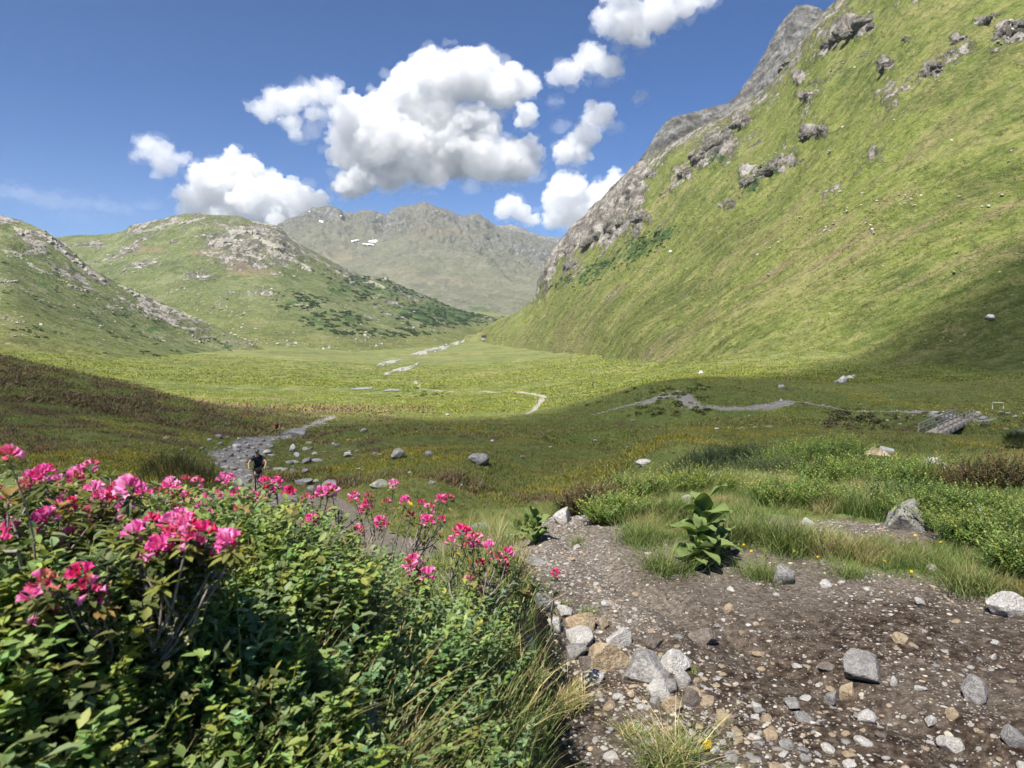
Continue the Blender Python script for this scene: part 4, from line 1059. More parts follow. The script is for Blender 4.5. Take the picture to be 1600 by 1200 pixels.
TUSS = [(880,1100,92),(640,1185,130),(705,1085,70),(560,1190,80),(740,1150,80),(800,1170,70),(830,1060,50)]
_tp = on_ground(np.array([t[0] for t in TUSS]), np.array([t[1] for t in TUSS]))
def clear_of_tussocks(x, y, f=.42):
    ok = np.ones(len(x), bool)
    for (a, b, w), q in zip(TUSS, _tp): ok &= np.hypot(x - q[0], (y - q[1] + .05)) > w * q[1] / F * f
    return ok
def left_cover():
    """low leafy shrubs (bilberry, dwarf willow) covering the left bank"""
    B = Batch(); r = np.random.default_rng(8)
    sp = [sprig(20 + k, n=r.integers(16, 24), h=.15 + .02 * (k % 3), ll=.019 + .003 * (k % 3), lw=.0145 + .002 * (k % 2), up=.28) for k in range(6)]
    sp += [sprig(40 + k, n=26, h=.17, ll=.019, lw=.0075, up=.8, start=.15) for k in range(3)]
    N = 50000
    y = .75 + 7. * r.uniform(size=N) ** 1.7; x = r.uniform(-1, 1, N) * (.80 * y + .35)
    keep = bank_side(x, y) & (near_pathmask(x, y) < .2) & (y > .55); x, y = x[keep], y[keep]
    q = np.stack([x, y, 0 * x], -1)
    edge, w = seg_dist(x, y, NEAR_PATH); e = edge - w
    clump = fbm(q * 3.4, 3, seed=63)
    px = 800 + F * x / y
    keep = (clump > -.50 - .4 * (y < 1.7) + .2 * r.normal(size=len(x))) & (e > .12 + .16 * r.uniform(size=len(x))) & clear_of_tussocks(x, y)
    x, y, clump, e, q = x[keep], y[keep], clump[keep], e[keep], q[keep]
    z_ = ground(x, y); n = len(x); print('left sprigs', n)
    kind = smooth(-.1, .1, fbm(q * 2.0, 3, seed=64) - .02)
    k1 = r.integers(6, size=n); k2 = 6 + r.integers(3, size=n); k = np.where(r.uniform(size=n) < kind * .45, k2, k1)
    tone = fbm(q * 2.7, 3, seed=65)
    c1 = mixcol(r, n, [BLUEG, MIDG, YELG, DARKG], [.42, .34, .10, .14])
    c2 = mixcol(r, n, [MIDG, YELG, (.10, .14, .06)], [.5, .25, .25])
    c = np.where((tone > .12)[:, None], c2, c1)
    s = r.uniform(.75, 1.25, n) * (1 + .55 * np.clip(clump, -.4, .6)) * smooth(0, .35, e + .12) * (1 - .6 * smooth(1.9, 2.9, y)) * (y < 3.6)
    for j in range(9):
        m = k == j
        B.add(sp[j][0], sp[j][1], np.stack([x, y, z_ - .01], -1)[m], r.uniform(0, 6.3, m.sum()), s[m], c[m], r.normal(0, .32, (m.sum(), 2)), sp[j][2])
    tag(obj('ground_cover', B.mesh('ground_cover', M_LEAF)), 'dense low green leaf cover over the left bank of the path', 'ground cover', None, 'stuff')
left_cover()

DRY = [(.50, .42, .25), (.58, .50, .32), (.40, .35, .19), (.22, .25, .09)]
GRN = [(.115, .18, .05), (.145, .205, .06), (.18, .21, .08)]
def near_grass():
    """grass on the bank edges and on the right verge"""
    B = Batch(); r = np.random.default_rng(9)
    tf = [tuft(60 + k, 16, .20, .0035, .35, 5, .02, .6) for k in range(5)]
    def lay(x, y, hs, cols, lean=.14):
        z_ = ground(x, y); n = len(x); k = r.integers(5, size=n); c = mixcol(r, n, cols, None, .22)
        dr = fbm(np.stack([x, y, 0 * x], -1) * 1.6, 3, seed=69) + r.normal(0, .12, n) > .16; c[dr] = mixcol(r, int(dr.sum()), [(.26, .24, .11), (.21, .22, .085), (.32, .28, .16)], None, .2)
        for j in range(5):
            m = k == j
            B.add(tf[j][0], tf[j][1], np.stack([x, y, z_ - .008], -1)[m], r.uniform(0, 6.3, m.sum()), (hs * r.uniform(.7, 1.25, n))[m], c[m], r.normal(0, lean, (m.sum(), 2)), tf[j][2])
    gcol = [(.115, .18, .05), (.145, .205, .06), (.18, .21, .08), (.09, .145, .04)]
    # left: between the leaves and along the torn edge
    N = 9000; y = .9 + 5.5 * r.uniform(size=N) ** 1.5; x = r.uniform(-1, 1, N) * (.8 * y + .2)
    d, w = seg_dist(x, y, NEAR_PATH); e = d - w; q = np.stack([x, y, 0 * x], -1)
    pr = .20 + .9 * smooth(.5, .05, e) + .5 * smooth(.0, .3, fbm(q * 1.9, 3, seed=66))
    k = bank_side(x, y) & (e > .10) & clear_of_tussocks(x, y, .3) & (r.uniform(size=N) < pr) & (near_pathmask(x, y) < .5); lay(x[k], y[k], .85 + .2 * r.uniform(size=k.sum()), gcol)
    k = bank_side(x, y) & (e > .08) & (e < .75) & (y < 2.9) & (r.uniform(size=N) < .34 * smooth(-.1, .2, fbm(q * 2.4, 3, seed=70))); lay(x[k], y[k], .95 + .25 * r.uniform(size=k.sum()), DRY + GRN[2:], .12)
    # right verge
    N = 78000; y = 2.4 + 15.6 * r.uniform(size=N) ** 1.5; x = r.uniform(-.2, 1.36, N) * (.82 * y + .3)
    k = ~bank_side(x, y) & (near_pathmask(x, y) < .25); x, y = x[k], y[k]; q = np.stack([x, y, 0 * x], -1)
    dn = smooth(-.30, .15, fbm(q * 1.1, 3, seed=67)) * smooth(20, 8, y) + .15
    k = r.uniform(size=len(x)) < dn; x, y, q = x[k], y[k], q[k]
    lay(x, y, .45 + .75 * smooth(-.1, .35, fbm(q * .9, 3, seed=68)), gcol)
    tag(obj('grass', B.mesh('grass', M_GRASS)), 'green grass on both verges of the dirt path', 'grass', None, 'stuff')
near_grass()

def tussock(px, py, wpx, label, cols, hmul=1., nbl=140, seed=1, dead=.5):
    r = np.random.default_rng(seed); pt = on_ground([px], [py])[0]; w = wpx * pt[1] / F
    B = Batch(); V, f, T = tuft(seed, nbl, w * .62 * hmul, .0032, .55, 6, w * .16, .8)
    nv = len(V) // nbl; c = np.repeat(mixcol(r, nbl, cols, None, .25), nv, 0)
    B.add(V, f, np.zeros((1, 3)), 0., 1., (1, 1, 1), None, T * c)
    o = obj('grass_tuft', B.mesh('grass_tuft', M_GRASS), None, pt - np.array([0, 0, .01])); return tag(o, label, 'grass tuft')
tussock(880, 1100, 92, 'dry straw coloured tuft hanging over the edge of the turf bank', DRY, seed=81, nbl=420)
tussock(640, 1185, 130, 'large bleached tuft of dead grass at the lower edge below the leaves', DRY, 1.1, 520, 82)
tussock(705, 1085, 70, 'short dry tuft between the leaves and the torn turf edge', DRY, 1., 300, 83)
tussock(560, 1190, 80, 'dry grass tuft left of the large bleached tuft', DRY, 1.1, 280, 84)
tussock(740, 1150, 80, 'half green half dry tuft right of the large bleached tuft', DRY + GRN, 1., 300, 85)
tussock(800, 1170, 70, 'straw tuft at the torn turf edge low beside the path', DRY + GRN[:1], 1., 280, 185)
tussock(830, 1060, 50, 'small pale tuft at the lip of the turf bank', DRY, 1., 180, 186)
tussock(1050, 1195, 150, 'green grass tuft with dry stalks growing alone in the path at the lower edge', GRN + GRN + DRY[:2], .95, 420, 86)
tussock(990, 1150, 60, 'small dry tuft left of the green tuft in the path', DRY + GRN, .8, 130, 87)
tussock(918, 958, 44, 'tiny bright green tuft at the head of the row of stones', GRN, .55, 150, 88)
tussock(880, 945, 30, 'dark green tuft under the lowest pink flower', GRN, .8, 60, 97)
tussock(1083, 1048, 34, 'tiny green tuft beside the tall grey block', GRN, .5, 110, 89)
tussock(1235, 862, 110, 'bushy green grass tuft at the left of the bare gravel patch', GRN, .85, 420, 90)
tussock(1040, 895, 130, 'long green grass at the foot of the tall broad leaved plant', GRN, .8, 420, 91)
tussock(1190, 905, 120, 'green grass fringe right of the tall broad leaved plant', GRN, .6, 420, 92)
tussock(1520, 925, 130, 'wide pale green grass tuft beside the white boulder', GRN + [(.2, .2, .09)], .8, 420, 93)
tussock(1418, 880, 60, 'short grass tuft between the gravel patch and the pale grass', GRN, .7, 200, 94)
tussock(1330, 900, 110, 'low strip of grass between the path and the gravel patch', GRN, .45, 380, 95)
tussock(1000, 850, 110, 'long grass spilling over left of the tall broad leaved plant', GRN, .9, 380, 96)
tussock(1170, 830, 120, 'long grass behind the tall broad leaved plant', GRN, .9, 380, 98)
tussock(905, 850, 44, 'green tuft at the far end of the dirt path', GRN, .7, 120, 99)

# ------------------------------------------------------------------ alpine roses
def floret():
    ring = 10; rows = [(.0, .0010), (.004, .0024), (.009, .0034), (.0125, .0046), (.0150, .0072)]
    V = []
    for i, (yy, rr) in enumerate(rows):
        for k in range(ring):
            a = k * 2 * math.pi / ring; q = rr * (1 if i < 3 else (1.16 if k % 2 == 0 else (.82 if i == 3 else .62)))
            V.append((q * math.cos(a), yy + (.0012 if (i == 4 and k % 2 == 0) else 0), q * math.sin(a)))
    i = np.arange(len(V)).reshape(-1, ring); j = np.roll(i, -1, 1)
    return np.array(V), np.stack([i[:-1], i[1:], j[1:], j[:-1]], -1).reshape(-1, 4)
def truss(seed, n=11, pal=None):
    r = np.random.default_rng(seed); FV, FF = floret(); B = Batch()
    cols = [(.80, .14, .50), (.78, .10, .44), (.88, .32, .66), (.74, .07, .32)]
    cols = pal or cols
    for i in range(n):
        a = i * 2.4; el = 1.35 - 1.35 * (i + .5) / n + r.normal() * .15
        d = np.array([[math.cos(a) * math.cos(el), math.sin(a) * math.cos(el), math.sin(el)]])
        M = rot_to(d)[0]; s = r.uniform(.85, 1.15)
        V = (FV * s) @ M.T + d[0] * .008 + np.array([0, 0, .006 * math.sin(el)])
        t = np.linspace(.75, 1.15, 5).repeat(10)
        B.add(V, FF, np.zeros((1, 3)), 0., 1., cols[r.integers(4)], None, t)
    return B.mesh('flower_cluster', M_PETAL)
PINKS = [[(.82, .16, .46), (.78, .11, .38), (.88, .30, .60), (.72, .07, .28)], [(.86, .28, .58), (.84, .20, .50), (.90, .42, .68), (.80, .14, .42)], [(.76, .06, .28), (.72, .05, .22), (.82, .12, .36), (.60, .04, .14)], [(.84, .20, .50), (.62, .10, .20), (.45, .16, .12), (.86, .30, .58)]]
TRUSS = [truss(k, 7 + k % 5, PINKS[k % 4]) for k in range(12)]
RL = [leaf_grid(.031, .0115, 5, .3, .15 + .1 * k, (.2, .8, 1, .8, .1)) for k in range(3)]

def alpine_rose(label, base, flowers, canopy, n_extra, seed, lv=1., dark=1.):
    """base: world point; flowers: (px,py,d); canopy: list of (px,py,d,rx,rz) ellipsoids filled with leafy twig ends"""
    r = np.random.default_rng(seed); base = np.asarray(base, float)
    root = thing('alpine_rose', label, 'alpine rose', base, 0, 'alpine rose shrubs on the left bank')
    tips = [(P(*f), True) for f in flowers]
    for _ in range(n_extra):
        cx, cyy, cd, rx, rz_ = canopy[r.integers(len(canopy))]
        v = r.normal(size=3); v /= np.linalg.norm(v); v *= r.uniform(.35, 1) ** .5
        c = P(cx, cyy, cd) + v * np.array([rx, rx * .8, rz_]); tips.append((c, v[2] > .1 and flowers[0][1] < 870 and r.uniform() < .30))
    tp = np.array([t[0] for t in tips]) - base
    tp[:, 2] = np.maximum(tp[:, 2], .06)
    nl = max(3, len(tips) // 9); St = Parts(); limbs = []
    cen = tp[r.choice(len(tp), min(nl, len(tp)), replace=False)]
    for c in cen:
        e = c * np.array([.72, .72, .62]); s = r.normal(0, .025, (6, 3)); t = np.linspace(0, 1, 6)[:, None]
        path = np.array([0, 0, -.03]) * (1 - t) + e * t + s * np.sin(t * 3.14) + np.array([0, 0, -.25]) * e[2] * (t * (1 - t)) + np.array([r.normal(0, .035), r.normal(0, .035), 0]) * (1 - t)
        limbs.append(path); St.tube(path, np.linspace(.0058, .0030, 6), 5, False)
    B = Batch(); fl = 0
    for p_, (_, isf) in zip(tp, tips):
        dl = [np.linalg.norm(l[4] - p_) + .3 * np.linalg.norm(l[5] - p_) for l in limbs]; l = limbs[int(np.argmin(dl))]
        k = 5 - int(r.integers(0, 8) > 5) * 2 - int(r.integers(0, 4) > 2); a = l[k]; mid = (a + p_) / 2 + r.normal(0, .018, 3) + np.array([0, 0, -.02])
        t = np.linspace(0, 1, 6)[:, None]; path = (1-t)**2 * a + 2*t*(1-t) * mid + t*t * p_
        St.tube(path, np.linspace(.0030, .0014, 6), 4, False)
        ax = path[-1] - path[-3]; ax = ax / (np.linalg.norm(ax) + 1e-9) * .6 + np.array([0, 0, .75]); ax /= np.linalg.norm(ax)
        nlv = max(3, int(r.integers(8, 13) * lv)); hue = r.uniform()
        col_ = np.array((.115, .14, .045)) if hue < .45 else np.array((.20, .22, .055)) if hue < .76 else np.array((.075, .11, .04)) if hue < .95 else np.array((.28, .19, .07))
        for i in range(nlv):
            a_ = i * 2.4 + r.uniform(0, .5); el = r.uniform(.05, .95) if not isf else r.uniform(-.35, .45)
            u = np.cross(ax, [.3, .9, .1]); u /= np.linalg.norm(u); w = np.cross(ax, u)
            d = (u * math.cos(a_) + w * math.sin(a_)) * math.cos(el) + ax * math.sin(el)
            V, f = RL[r.integers(3)]; s = r.uniform(.7, 1.15)
            off = p_ - ax * r.uniform(0, .022)
            B.add((V * s) @ rot_to(d[None])[0].T, f, off[None], 0., 1., col_ * r.uniform(.7, 1.25) * dark)
        for i in range(int(r.integers(3, 8) * lv ** 2)):
            a_ = r.uniform(0, 6.3); V, f = RL[r.integers(3)]; q = path[r.integers(2, 5)]
            d = np.array([[math.cos(a_), math.sin(a_), r.normal(.2, .3)]])
            B.add((V * r.uniform(.6, 1.)) @ rot_to(d)[0].T, f, q[None], 0., 1., np.array((.09, .11, .04)) * r.uniform(.6, 1.3) * dark)
        if isf:
            o = obj('flower_cluster', TRUSS[r.integers(12)], root, p_ + np.array([0, 0, .006])); s = r.uniform(.8, 1.25) * (.84 if p_[1] + base[1] < 1.9 else .95)
            o.scale = (s,) * 3; o.rotation_euler = (r.normal() * .3, r.normal() * .3, r.uniform(0, 6.3))
            fl += 1
    obj('branches', St.mesh('branches', M_TWIG), root); obj('leaves', B.mesh('leaves', M_LEAF), root)
    return root
def bp(px, d):
    x = (px - 800) / F * d; return np.array([x, d, gz(x, d)[0]])
def fl(lst, d, j=.05):
    r = np.random.default_rng(len(lst) * 7 + int(d * 10)); return [(x, y, d + r.normal() * j) for x, y in lst]
alpine_rose('bushy alpine rose farthest left with one pink cluster cut by the edge', bp(20, 1.15), fl([(7,854),(16,723)], 1.2), [(20,820,1.25,.13,.10),(60,850,1.3,.12,.09),(-40,860,1.2,.12,.1)], 60, 1)
alpine_rose('alpine rose with two pink clusters lowest and nearest on bare slanting stems', bp(150, 1.02), fl([(69,922),(57,946),(64,957),(142,930),(131,913),(148,943)], 1.0, .02), [(105,925,1.02,.07,.035),(110,890,1.08,.07,.03)], 9, 2)
alpine_rose('alpine rose carrying the biggest bright pink bunch of flowers', bp(180, 1.16), fl([(234,826),(270,829),(284,834),(293,847),(261,858),(280,856),(302,847),(316,845),(238,877),(351,853),(348,868),(362,856),(268,842),(250,868)], 1.12, .03), [(285,850,1.16,.09,.045),(230,860,1.2,.1,.07),(340,860,1.18,.05,.03),(250,900,1.14,.10,.05)], 56, 3)
alpine_rose('wide leafy alpine rose with many pink clusters along its upper edge', bp(140, 1.45), fl([(64,749),(76,742),(46,769),(99,788),(108,797),(112,808),(147,776),(160,783),(179,785),(202,774),(220,774),(142,820),(158,820),(115,758),(50,833),(199,806),(90,800),(56,757)], 1.45, .07), [(110,800,1.5,.22,.10),(60,820,1.5,.15,.10),(200,815,1.5,.16,.10),(150,850,1.45,.2,.08)], 150, 4)
alpine_rose('alpine rose behind the biggest bunch, its clusters standing apart', bp(290, 1.75), fl([(250,778),(268,765),(289,783),(266,801),(240,783)], 1.75), [(270,805,1.8,.2,.08),(330,822,1.8,.10,.06),(250,830,1.75,.2,.08)], 90, 5)
alpine_rose('alpine rose in front of the nearer cyclist with reddish pink clusters', bp(410, 2.1), fl([(348,758),(362,755),(339,781),(355,783),(372,779),(394,783),(412,761),(433,760),(451,810),(451,777),(404,790),(385,800),(420,775)], 2.1), [(360,812,2.15,.2,.05),(440,822,2.15,.16,.045),(400,845,2.1,.25,.06)], 95, 6, lv=.8)
alpine_rose('thin alpine rose holding two clusters side by side on one twig', bp(500, 2.3), fl([(502,774),(513,775),(519,773),(482,786)], 2.3, .03), [(500,800,2.35,.1,.05),(530,820,2.4,.15,.06)], 28, 7, lv=.6)
alpine_rose('sparse alpine rose of bare grey twigs in the middle with small clusters', bp(610, 2.6), fl([(552,778),(575,794),(559,833),(596,820),(553,786),(576,781),(633,788),(658,791),(642,810),(688,785),(700,786),(560,836),(615,760),(670,820),(690,817)], 2.6, .07), [(600,815,2.7,.26,.07),(670,820,2.7,.16,.06)], 34, 8, lv=.4)
alpine_rose('right hand alpine rose leaning over the path with deep pink clusters', bp(690, 2.25), fl([(718,834),(738,852),(745,846),(750,884),(734,911),(752,920),(777,875),(790,869),(761,861),(726,838),(731,856)], 2.3, .05), [(745,880,2.35,.12,.07),(700,880,2.35,.14,.07),(790,900,2.4,.08,.05)], 28, 9, lv=.5)
alpine_rose('low alpine rose with two clusters close above the green leaves', bp(640, 2.0), fl([(640,888),(648,884),(667,904),(659,906)], 2.02, .02), [(655,905,2.05,.06,.03)], 7, 10)
alpine_rose('single upright twig with one pink cluster at the far right beside the path', bp(850, 2.55), fl([(867,900)], 2.55, .01), [(862,920,2.55,.03,.05),(815,915,2.5,.06,.03)], 7, 11)

# ------------------------------------------------------------------ yellow flowers
def yellow_flower(big):
    B = Batch(); V, f = leaf_grid(.011, .0042, 3, .2, .1, (.5, 1, .6))
    for ring, (n, el, s) in enumerate([(13, .25, 1.), (9, .7, .75)]):
        for i in range(n):
            a = 2 * math.pi * i / n + ring * .2; d = np.array([[math.cos(a) * math.cos(el), math.sin(a) * math.cos(el), math.sin(el)]])
            B.add((V * s) @ rot_to(d)[0].T, f, d * .001, 0., 1., (.85, .58, .015))
    hv, hf = ICO[1]; B.add(hv * np.array([.0045, .0045, .003]), hf, np.array([[0, 0, .001]]), 0., 1., (.75, .36, .01))
    return B.mesh('bloom', M_PETAL)
M_STEM = simple('flower_stem', (.10, .16, .05), .6, .2)
YB = yellow_flower(True)
YST = mesh_from('stem', *tube([(0, 0, -1.), (.03, .01, -.5), (0, 0, 0)], (.012, .010, .008), 5), M_STEM)
YG = 'small yellow flowers in the grass'
YEL = [(367,869,1.18,1.25,'yellow flower lit among the pink alpine roses'),(620,966,1.7,.9,'small yellow flower low in the green leaves'),(1105,1164,2.3,1.3,'yellow flower in the green tuft at the lower edge of the path'),(716,866,2.25,.7,None),(733,876,2.25,.8,None),(1530,912,3.6,.95,'yellow flower in the pale grass beside the white boulder'),(561,853,2.5,.7,None),(641,787,2.7,.7,None)]
for x, y in [(1265,838),(1272,849),(1344,833),(1430,836),(1434,843),(1380,862),(1241,861),(1197,861),(1174,861),(1301,850),(1207,806),(1294,776),(1470,847),(1424,893),(1382,877),(1592,914),(1280,870),(1195,873),(1162,851),(1278,870),(948,778),(955,784),(950,790),(960,776),(944,787),(996,806),(1002,809),(1090,838),(1214,822)]: YEL.append((x, y, None, .62, None))
for x, y, d, s, lab in YEL:
    if d is None: g = on_ground([x], [y + 14])[0]; d = g[1]
    p_ = P(x, y, d); g = gz(p_[0], p_[1])[0]
    r0 = thing('yellow_flower', lab or 'small yellow flower on a thin stem in the grass', 'flower', p_, 0, YG)
    b = obj('bloom', YB, r0); b.scale = (s * 1.15,) * 3; b.rotation_euler = (.5, _r.normal() * .3, _r.uniform(0, 6))
    st = obj('stem', YST, r0); st.scale = (.12, .12, max(.04, p_[2] - g))

# ------------------------------------------------------------------ false hellebore (broad pleated leaves)
mm = Mat('pleated_leaf'); _w = mm.n('ShaderNodeTexWave', wave_type='BANDS', bands_direction='X'); mm.put(_w.inputs['Vector'], mm.attr('across', 'Vector')); _w.inputs['Scale'].default_value = 3.2
_c = mm.mix(mm.rng(mm.noise(mm.pos(), 14, 3), .35, .7), (.15, .22, .065), (.21, .28, .09)); _c = mm.mix(mm.math('MULTIPLY', _w.outputs['Fac'], .35), _c, (.22, .28, .11))
M_PLEAT = mm.leaf(_c, .65, .25, .28, (.16, .24, .03), mm.bump(_w.outputs['Fac'], .4, .004))
def broad_leaf(L_, Wd, el, bend, twist, rows=12, cols=9):
    """leaf that rises at angle el and bends over along its length; local +Y outward"""
    t = np.linspace(0, 1, rows); th = el - bend * t ** 1.25; ds = L_ / (rows - 1)
    yy = np.r_[0, np.cumsum(np.cos(th[:-1]) * ds)]; zz = np.r_[0, np.cumsum(np.sin(th[:-1]) * ds)]
    u = np.linspace(-1, 1, cols)[None]; w = (Wd / 2 * np.sin(np.pi * np.clip(t * .93 + .07, 0, 1) ** .72) ** .75 + .004)[:, None]
    lift = .38 * np.abs(u) ** 1.4 * w * (1 - .55 * t[:, None]) + .0028 * np.sin(u * 13) * np.sin(np.pi * t[:, None]) + .010 * np.sin(t[:, None] * 9 + u * 2 + twist * 5)
    tw = (twist * t)[:, None]
    x = u * w * np.cos(tw) ; h = lift + u * w * np.sin(tw)
    return np.stack([x, yy[:, None] - np.sin(th)[:, None] * h, zz[:, None] + np.cos(th)[:, None] * h], -1).reshape(-1, 3), grid_faces(rows, cols), np.stack([u + 0 * w, t[:, None] + 0 * u, 0 * u + 0 * w], -1).reshape(-1, 3)
def hellebore(label, px, py, hpx, n, seed, shrink=1.):
    r = np.random.default_rng(seed); pt = on_ground([px], [py])[0]; h = hpx * pt[1] / F
    root = thing('false_hellebore', label, 'plant', pt, 0, 'broad leaved plants at the path')
    ns = 4; sh = [1., .72, .62, .5][:ns]; so = [np.array([r.normal(0, .09), r.normal(0, .06), 0]) * h * (k > 0) * 2 for k in range(ns)]
    ln = [np.array([r.normal(0, .10), r.normal(0, .08)]) for _ in range(ns)]
    for k in range(ns):
        top = so[k] + np.array([ln[k][0] * h, ln[k][1] * h, h * sh[k] * .88])
        V, f = tube([so[k] - (0, 0, .02), (so[k] + top) / 2 + (0, .006, 0), top], (.011, .009, .004), 7)
        obj('stem', mesh_from('stem', V, f, M_STEM), root)
        m = max(4, int(n * (.42 if k == 0 else .2)))
        for i in range(m):
            t = (i + .3) / m; a = i * 2.3 + k + r.normal() * .35; hh = h * sh[k]
            el = .75 + .45 * t + r.normal() * .15; L_ = hh * (.52 - .16 * t) * r.uniform(.8, 1.2) * (1.25 if k else 1) * shrink
            Vl, Fl, A = broad_leaf(L_, L_ * r.uniform(.42, .56), el, r.uniform(1., 2.1) * (1 - .45 * t), r.normal(0, .5))
            R_ = np.array([[math.cos(a), -math.sin(a), 0], [math.sin(a), math.cos(a), 0], [0, 0, 1]])
            tt = .06 + .86 * t; Vl = Vl @ R_.T + so[k] * (1 - tt) + top * tt + (0, 0, .0)
            me = mesh_from('leaf', Vl, Fl, M_PLEAT); at = me.attributes.new('across', 'FLOAT_VECTOR', 'POINT'); at.data.foreach_set('vector', A.astype(np.float32).ravel())
            obj('leaf', me, root)
hellebore('tall broad leaved green plant with pleated leaves at the right rim of the path', 1095, 888, 128, 34, 5)
hellebore('second pleated plant growing close against the tall one', 1128, 872, 62, 9, 6, 1.2)
hellebore('broad leaved plant at the far end of the path', 838, 848, 62, 13, 7, 1.25)
hellebore('smaller broad leaved plant leaning behind the one at the far end', 822, 842, 44, 9, 8, 1.3)

# ------------------------------------------------------------------ shrubs of the right bank and the slope behind
SPR_S = [sprig(140 + k, n=20, h=.20, ll=.026, lw=.014, up=.55, start=.2) for k in range(4)]
SPR_D = [sprig(150 + k, n=46, h=.22, ll=.014, lw=.0022, up=.9, start=.05, fold=0) for k in range(3)]
def shrub(name, label, px, py, wpx, hpx, cols, n, seed, spr=SPR_S, group=None, cat='shrub', twigs=12, bare=0., dmin=.9):
    r = np.random.default_rng(seed); pt = on_ground([px], [py], dmin)[0]; k_ = pt[1] / F; w, h = wpx * k_ / 2, hpx * k_
    root = thing(name, label, cat, pt, 0, group)
    B = Batch(); a = r.uniform(0, 6.28, n); rad = np.sqrt(r.uniform(size=n)); x = rad * np.cos(a) * w; y = rad * np.sin(a) * w * .8
    spr = [(v * 1.25, f, t) for v, f, t in spr]; prof = np.sqrt(np.clip(1 - rad ** 2, 0, 1)); lump = 1 + .45 * fbm(np.stack([x / w * 2.2 + seed, y / w * 2.2, 0 * x], -1), 3, seed=seed)
    top = h * (.25 + .75 * prof) * lump; z_ = np.maximum(top - .2 * r.uniform(.3, 1.5, n), 0) * np.where(r.uniform(size=n) < .75, 1, r.uniform(size=n))
    g = gz(x + pt[0], y + pt[1]) - pt[2]
    kk = r.integers(len(spr), size=n); c = mixcol(r, n, cols, None, .25); s = r.uniform(.7, 1.25, n) * np.clip(h / .35, .6, 1.5)
    for j in range(len(spr)):
        m = kk == j
        B.add(spr[j][0], spr[j][1], np.stack([x, y, z_ + g], -1)[m], r.uniform(0, 6.3, m.sum()), s[m], c[m], np.stack([x / w, y / w], -1)[m] * .5 + r.normal(0, .3, (m.sum(), 2)), spr[j][2])
    obj('foliage', B.mesh('foliage', M_LEAF), root)
    St = Parts()
    for i in range(twigs):
        aa = r.uniform(0, 6.3); e = np.array([math.cos(aa) * w * r.uniform(.2, .9), math.sin(aa) * w * .7, h * r.uniform(.7, 1.0 + bare)])
        t = np.linspace(0, 1, 6)[:, None]; m_ = e * np.array([.6, .6, .35]) + r.normal(0, .04, 3)
        St.tube(2*t*(1-t) * m_ + t*t * e, np.linspace(.009, .003, 6), 5, False)
    obj('branches', St.mesh('branches', M_TWIG), root)
    return root
LG = [MIDG, (.13, .21, .055), YELG, (.09, .15, .045)]; DG = [(.03, .06, .025), (.045, .08, .03), (.06, .09, .03)]; BR = [(.11, .075, .05), (.075, .08, .035), (.09, .10, .04), (.15, .09, .06)]
SG = 'low shrubs on the green bank'
shrub('shrub', 'brownish twiggy shrub at the right edge above the bank', 1560, 768, 150, 46, [(.11, .10, .05), (.09, .11, .045), (.13, .14, .055), (.15, .10, .065)], 800, 1, group=SG, twigs=40, bare=.15)
shrub('shrub', 'bright green leafy shrub under the brownish twiggy one', 1500, 815, 190, 42, LG, 1100, 2, group=SG)
shrub('shrub', 'bright green shrub right of the lichen boulder', 1570, 850, 170, 46, LG, 1000, 3, group=SG)
shrub('shrub', 'dark leafy shrub behind the lichen boulder', 1395, 800, 150, 38, [MIDG, (.05, .09, .03)], 900, 4, group=SG)
shrub('shrub', 'green shrub in front of the cream slabs', 1330, 770, 170, 42, LG, 900, 5, group=SG)
shrub('shrub', 'long dark bluish shrub on the brow of the bank', 1120, 745, 190, 36, [(.04, .075, .04), (.055, .09, .04)], 1100, 6, group=SG)
shrub('shrub', 'pale green shrub on the brow between the dark one and the slabs', 1260, 728, 170, 30, LG, 1000, 7, group=SG)
shrub('shrub', 'yellowish shrub left on the brow above the far end of the path', 985, 782, 110, 36, [YELG, MIDG, (.09, .10, .03)], 600, 8, group=SG)
shrub('shrub', 'reddish heath shrub at the left tip of the bank brow', 920, 795, 80, 34, BR, 450, 9, group=SG)
shrub('shrub', 'rounded yellow green shrub on the brow straight behind the tall broad leaved plant', 1085, 768, 120, 34, [YELG, (.15, .22, .06)], 700, 21, group=SG)
shrub('shrub', 'low mid green shrub between the lichen boulder and the cream slabs', 1440, 768, 150, 40, LG, 900, 22, group=SG)
shrub('shrub', 'light green shrub behind the bare gravel patch', 1240, 790, 130, 38, [YELG, MIDG, (.16, .22, .07)], 800, 23, group=SG)
shrub('shrub', 'fresh green shrub beside the heap of rubble on the bank', 1410, 745, 90, 26, LG, 600, 24, group=SG)
shrub('shrub', 'dull green shrub on the brow left of the cream slabs', 1200, 752, 130, 30, [(.09, .14, .06), (.11, .15, .07)], 800, 25, group=SG)
shrub('shrub', 'small bushy shrub left of the grey stone in the grass', 960, 815, 70, 34, [MIDG, YELG], 420, 26, group=SG)
shrub('shrub', 'green shrub at the right edge below the brownish one', 1625, 900, 130, 55, LG, 700, 10, group=SG)
shrub('shrub', 'round dark shrub at the right edge of the meadow below the bank', 1590, 702, 40, 24, DG, 600, 11, group=None, dmin=25)
shrub('dwarf_conifer', 'dark needle shrub behind the alpine roses at the left', 285, 772, 125, 54, [(.022, .032, .014), (.032, .042, .018), (.045, .05, .022)], 1500, 12, SPR_D, cat='dwarf conifer', dmin=12)
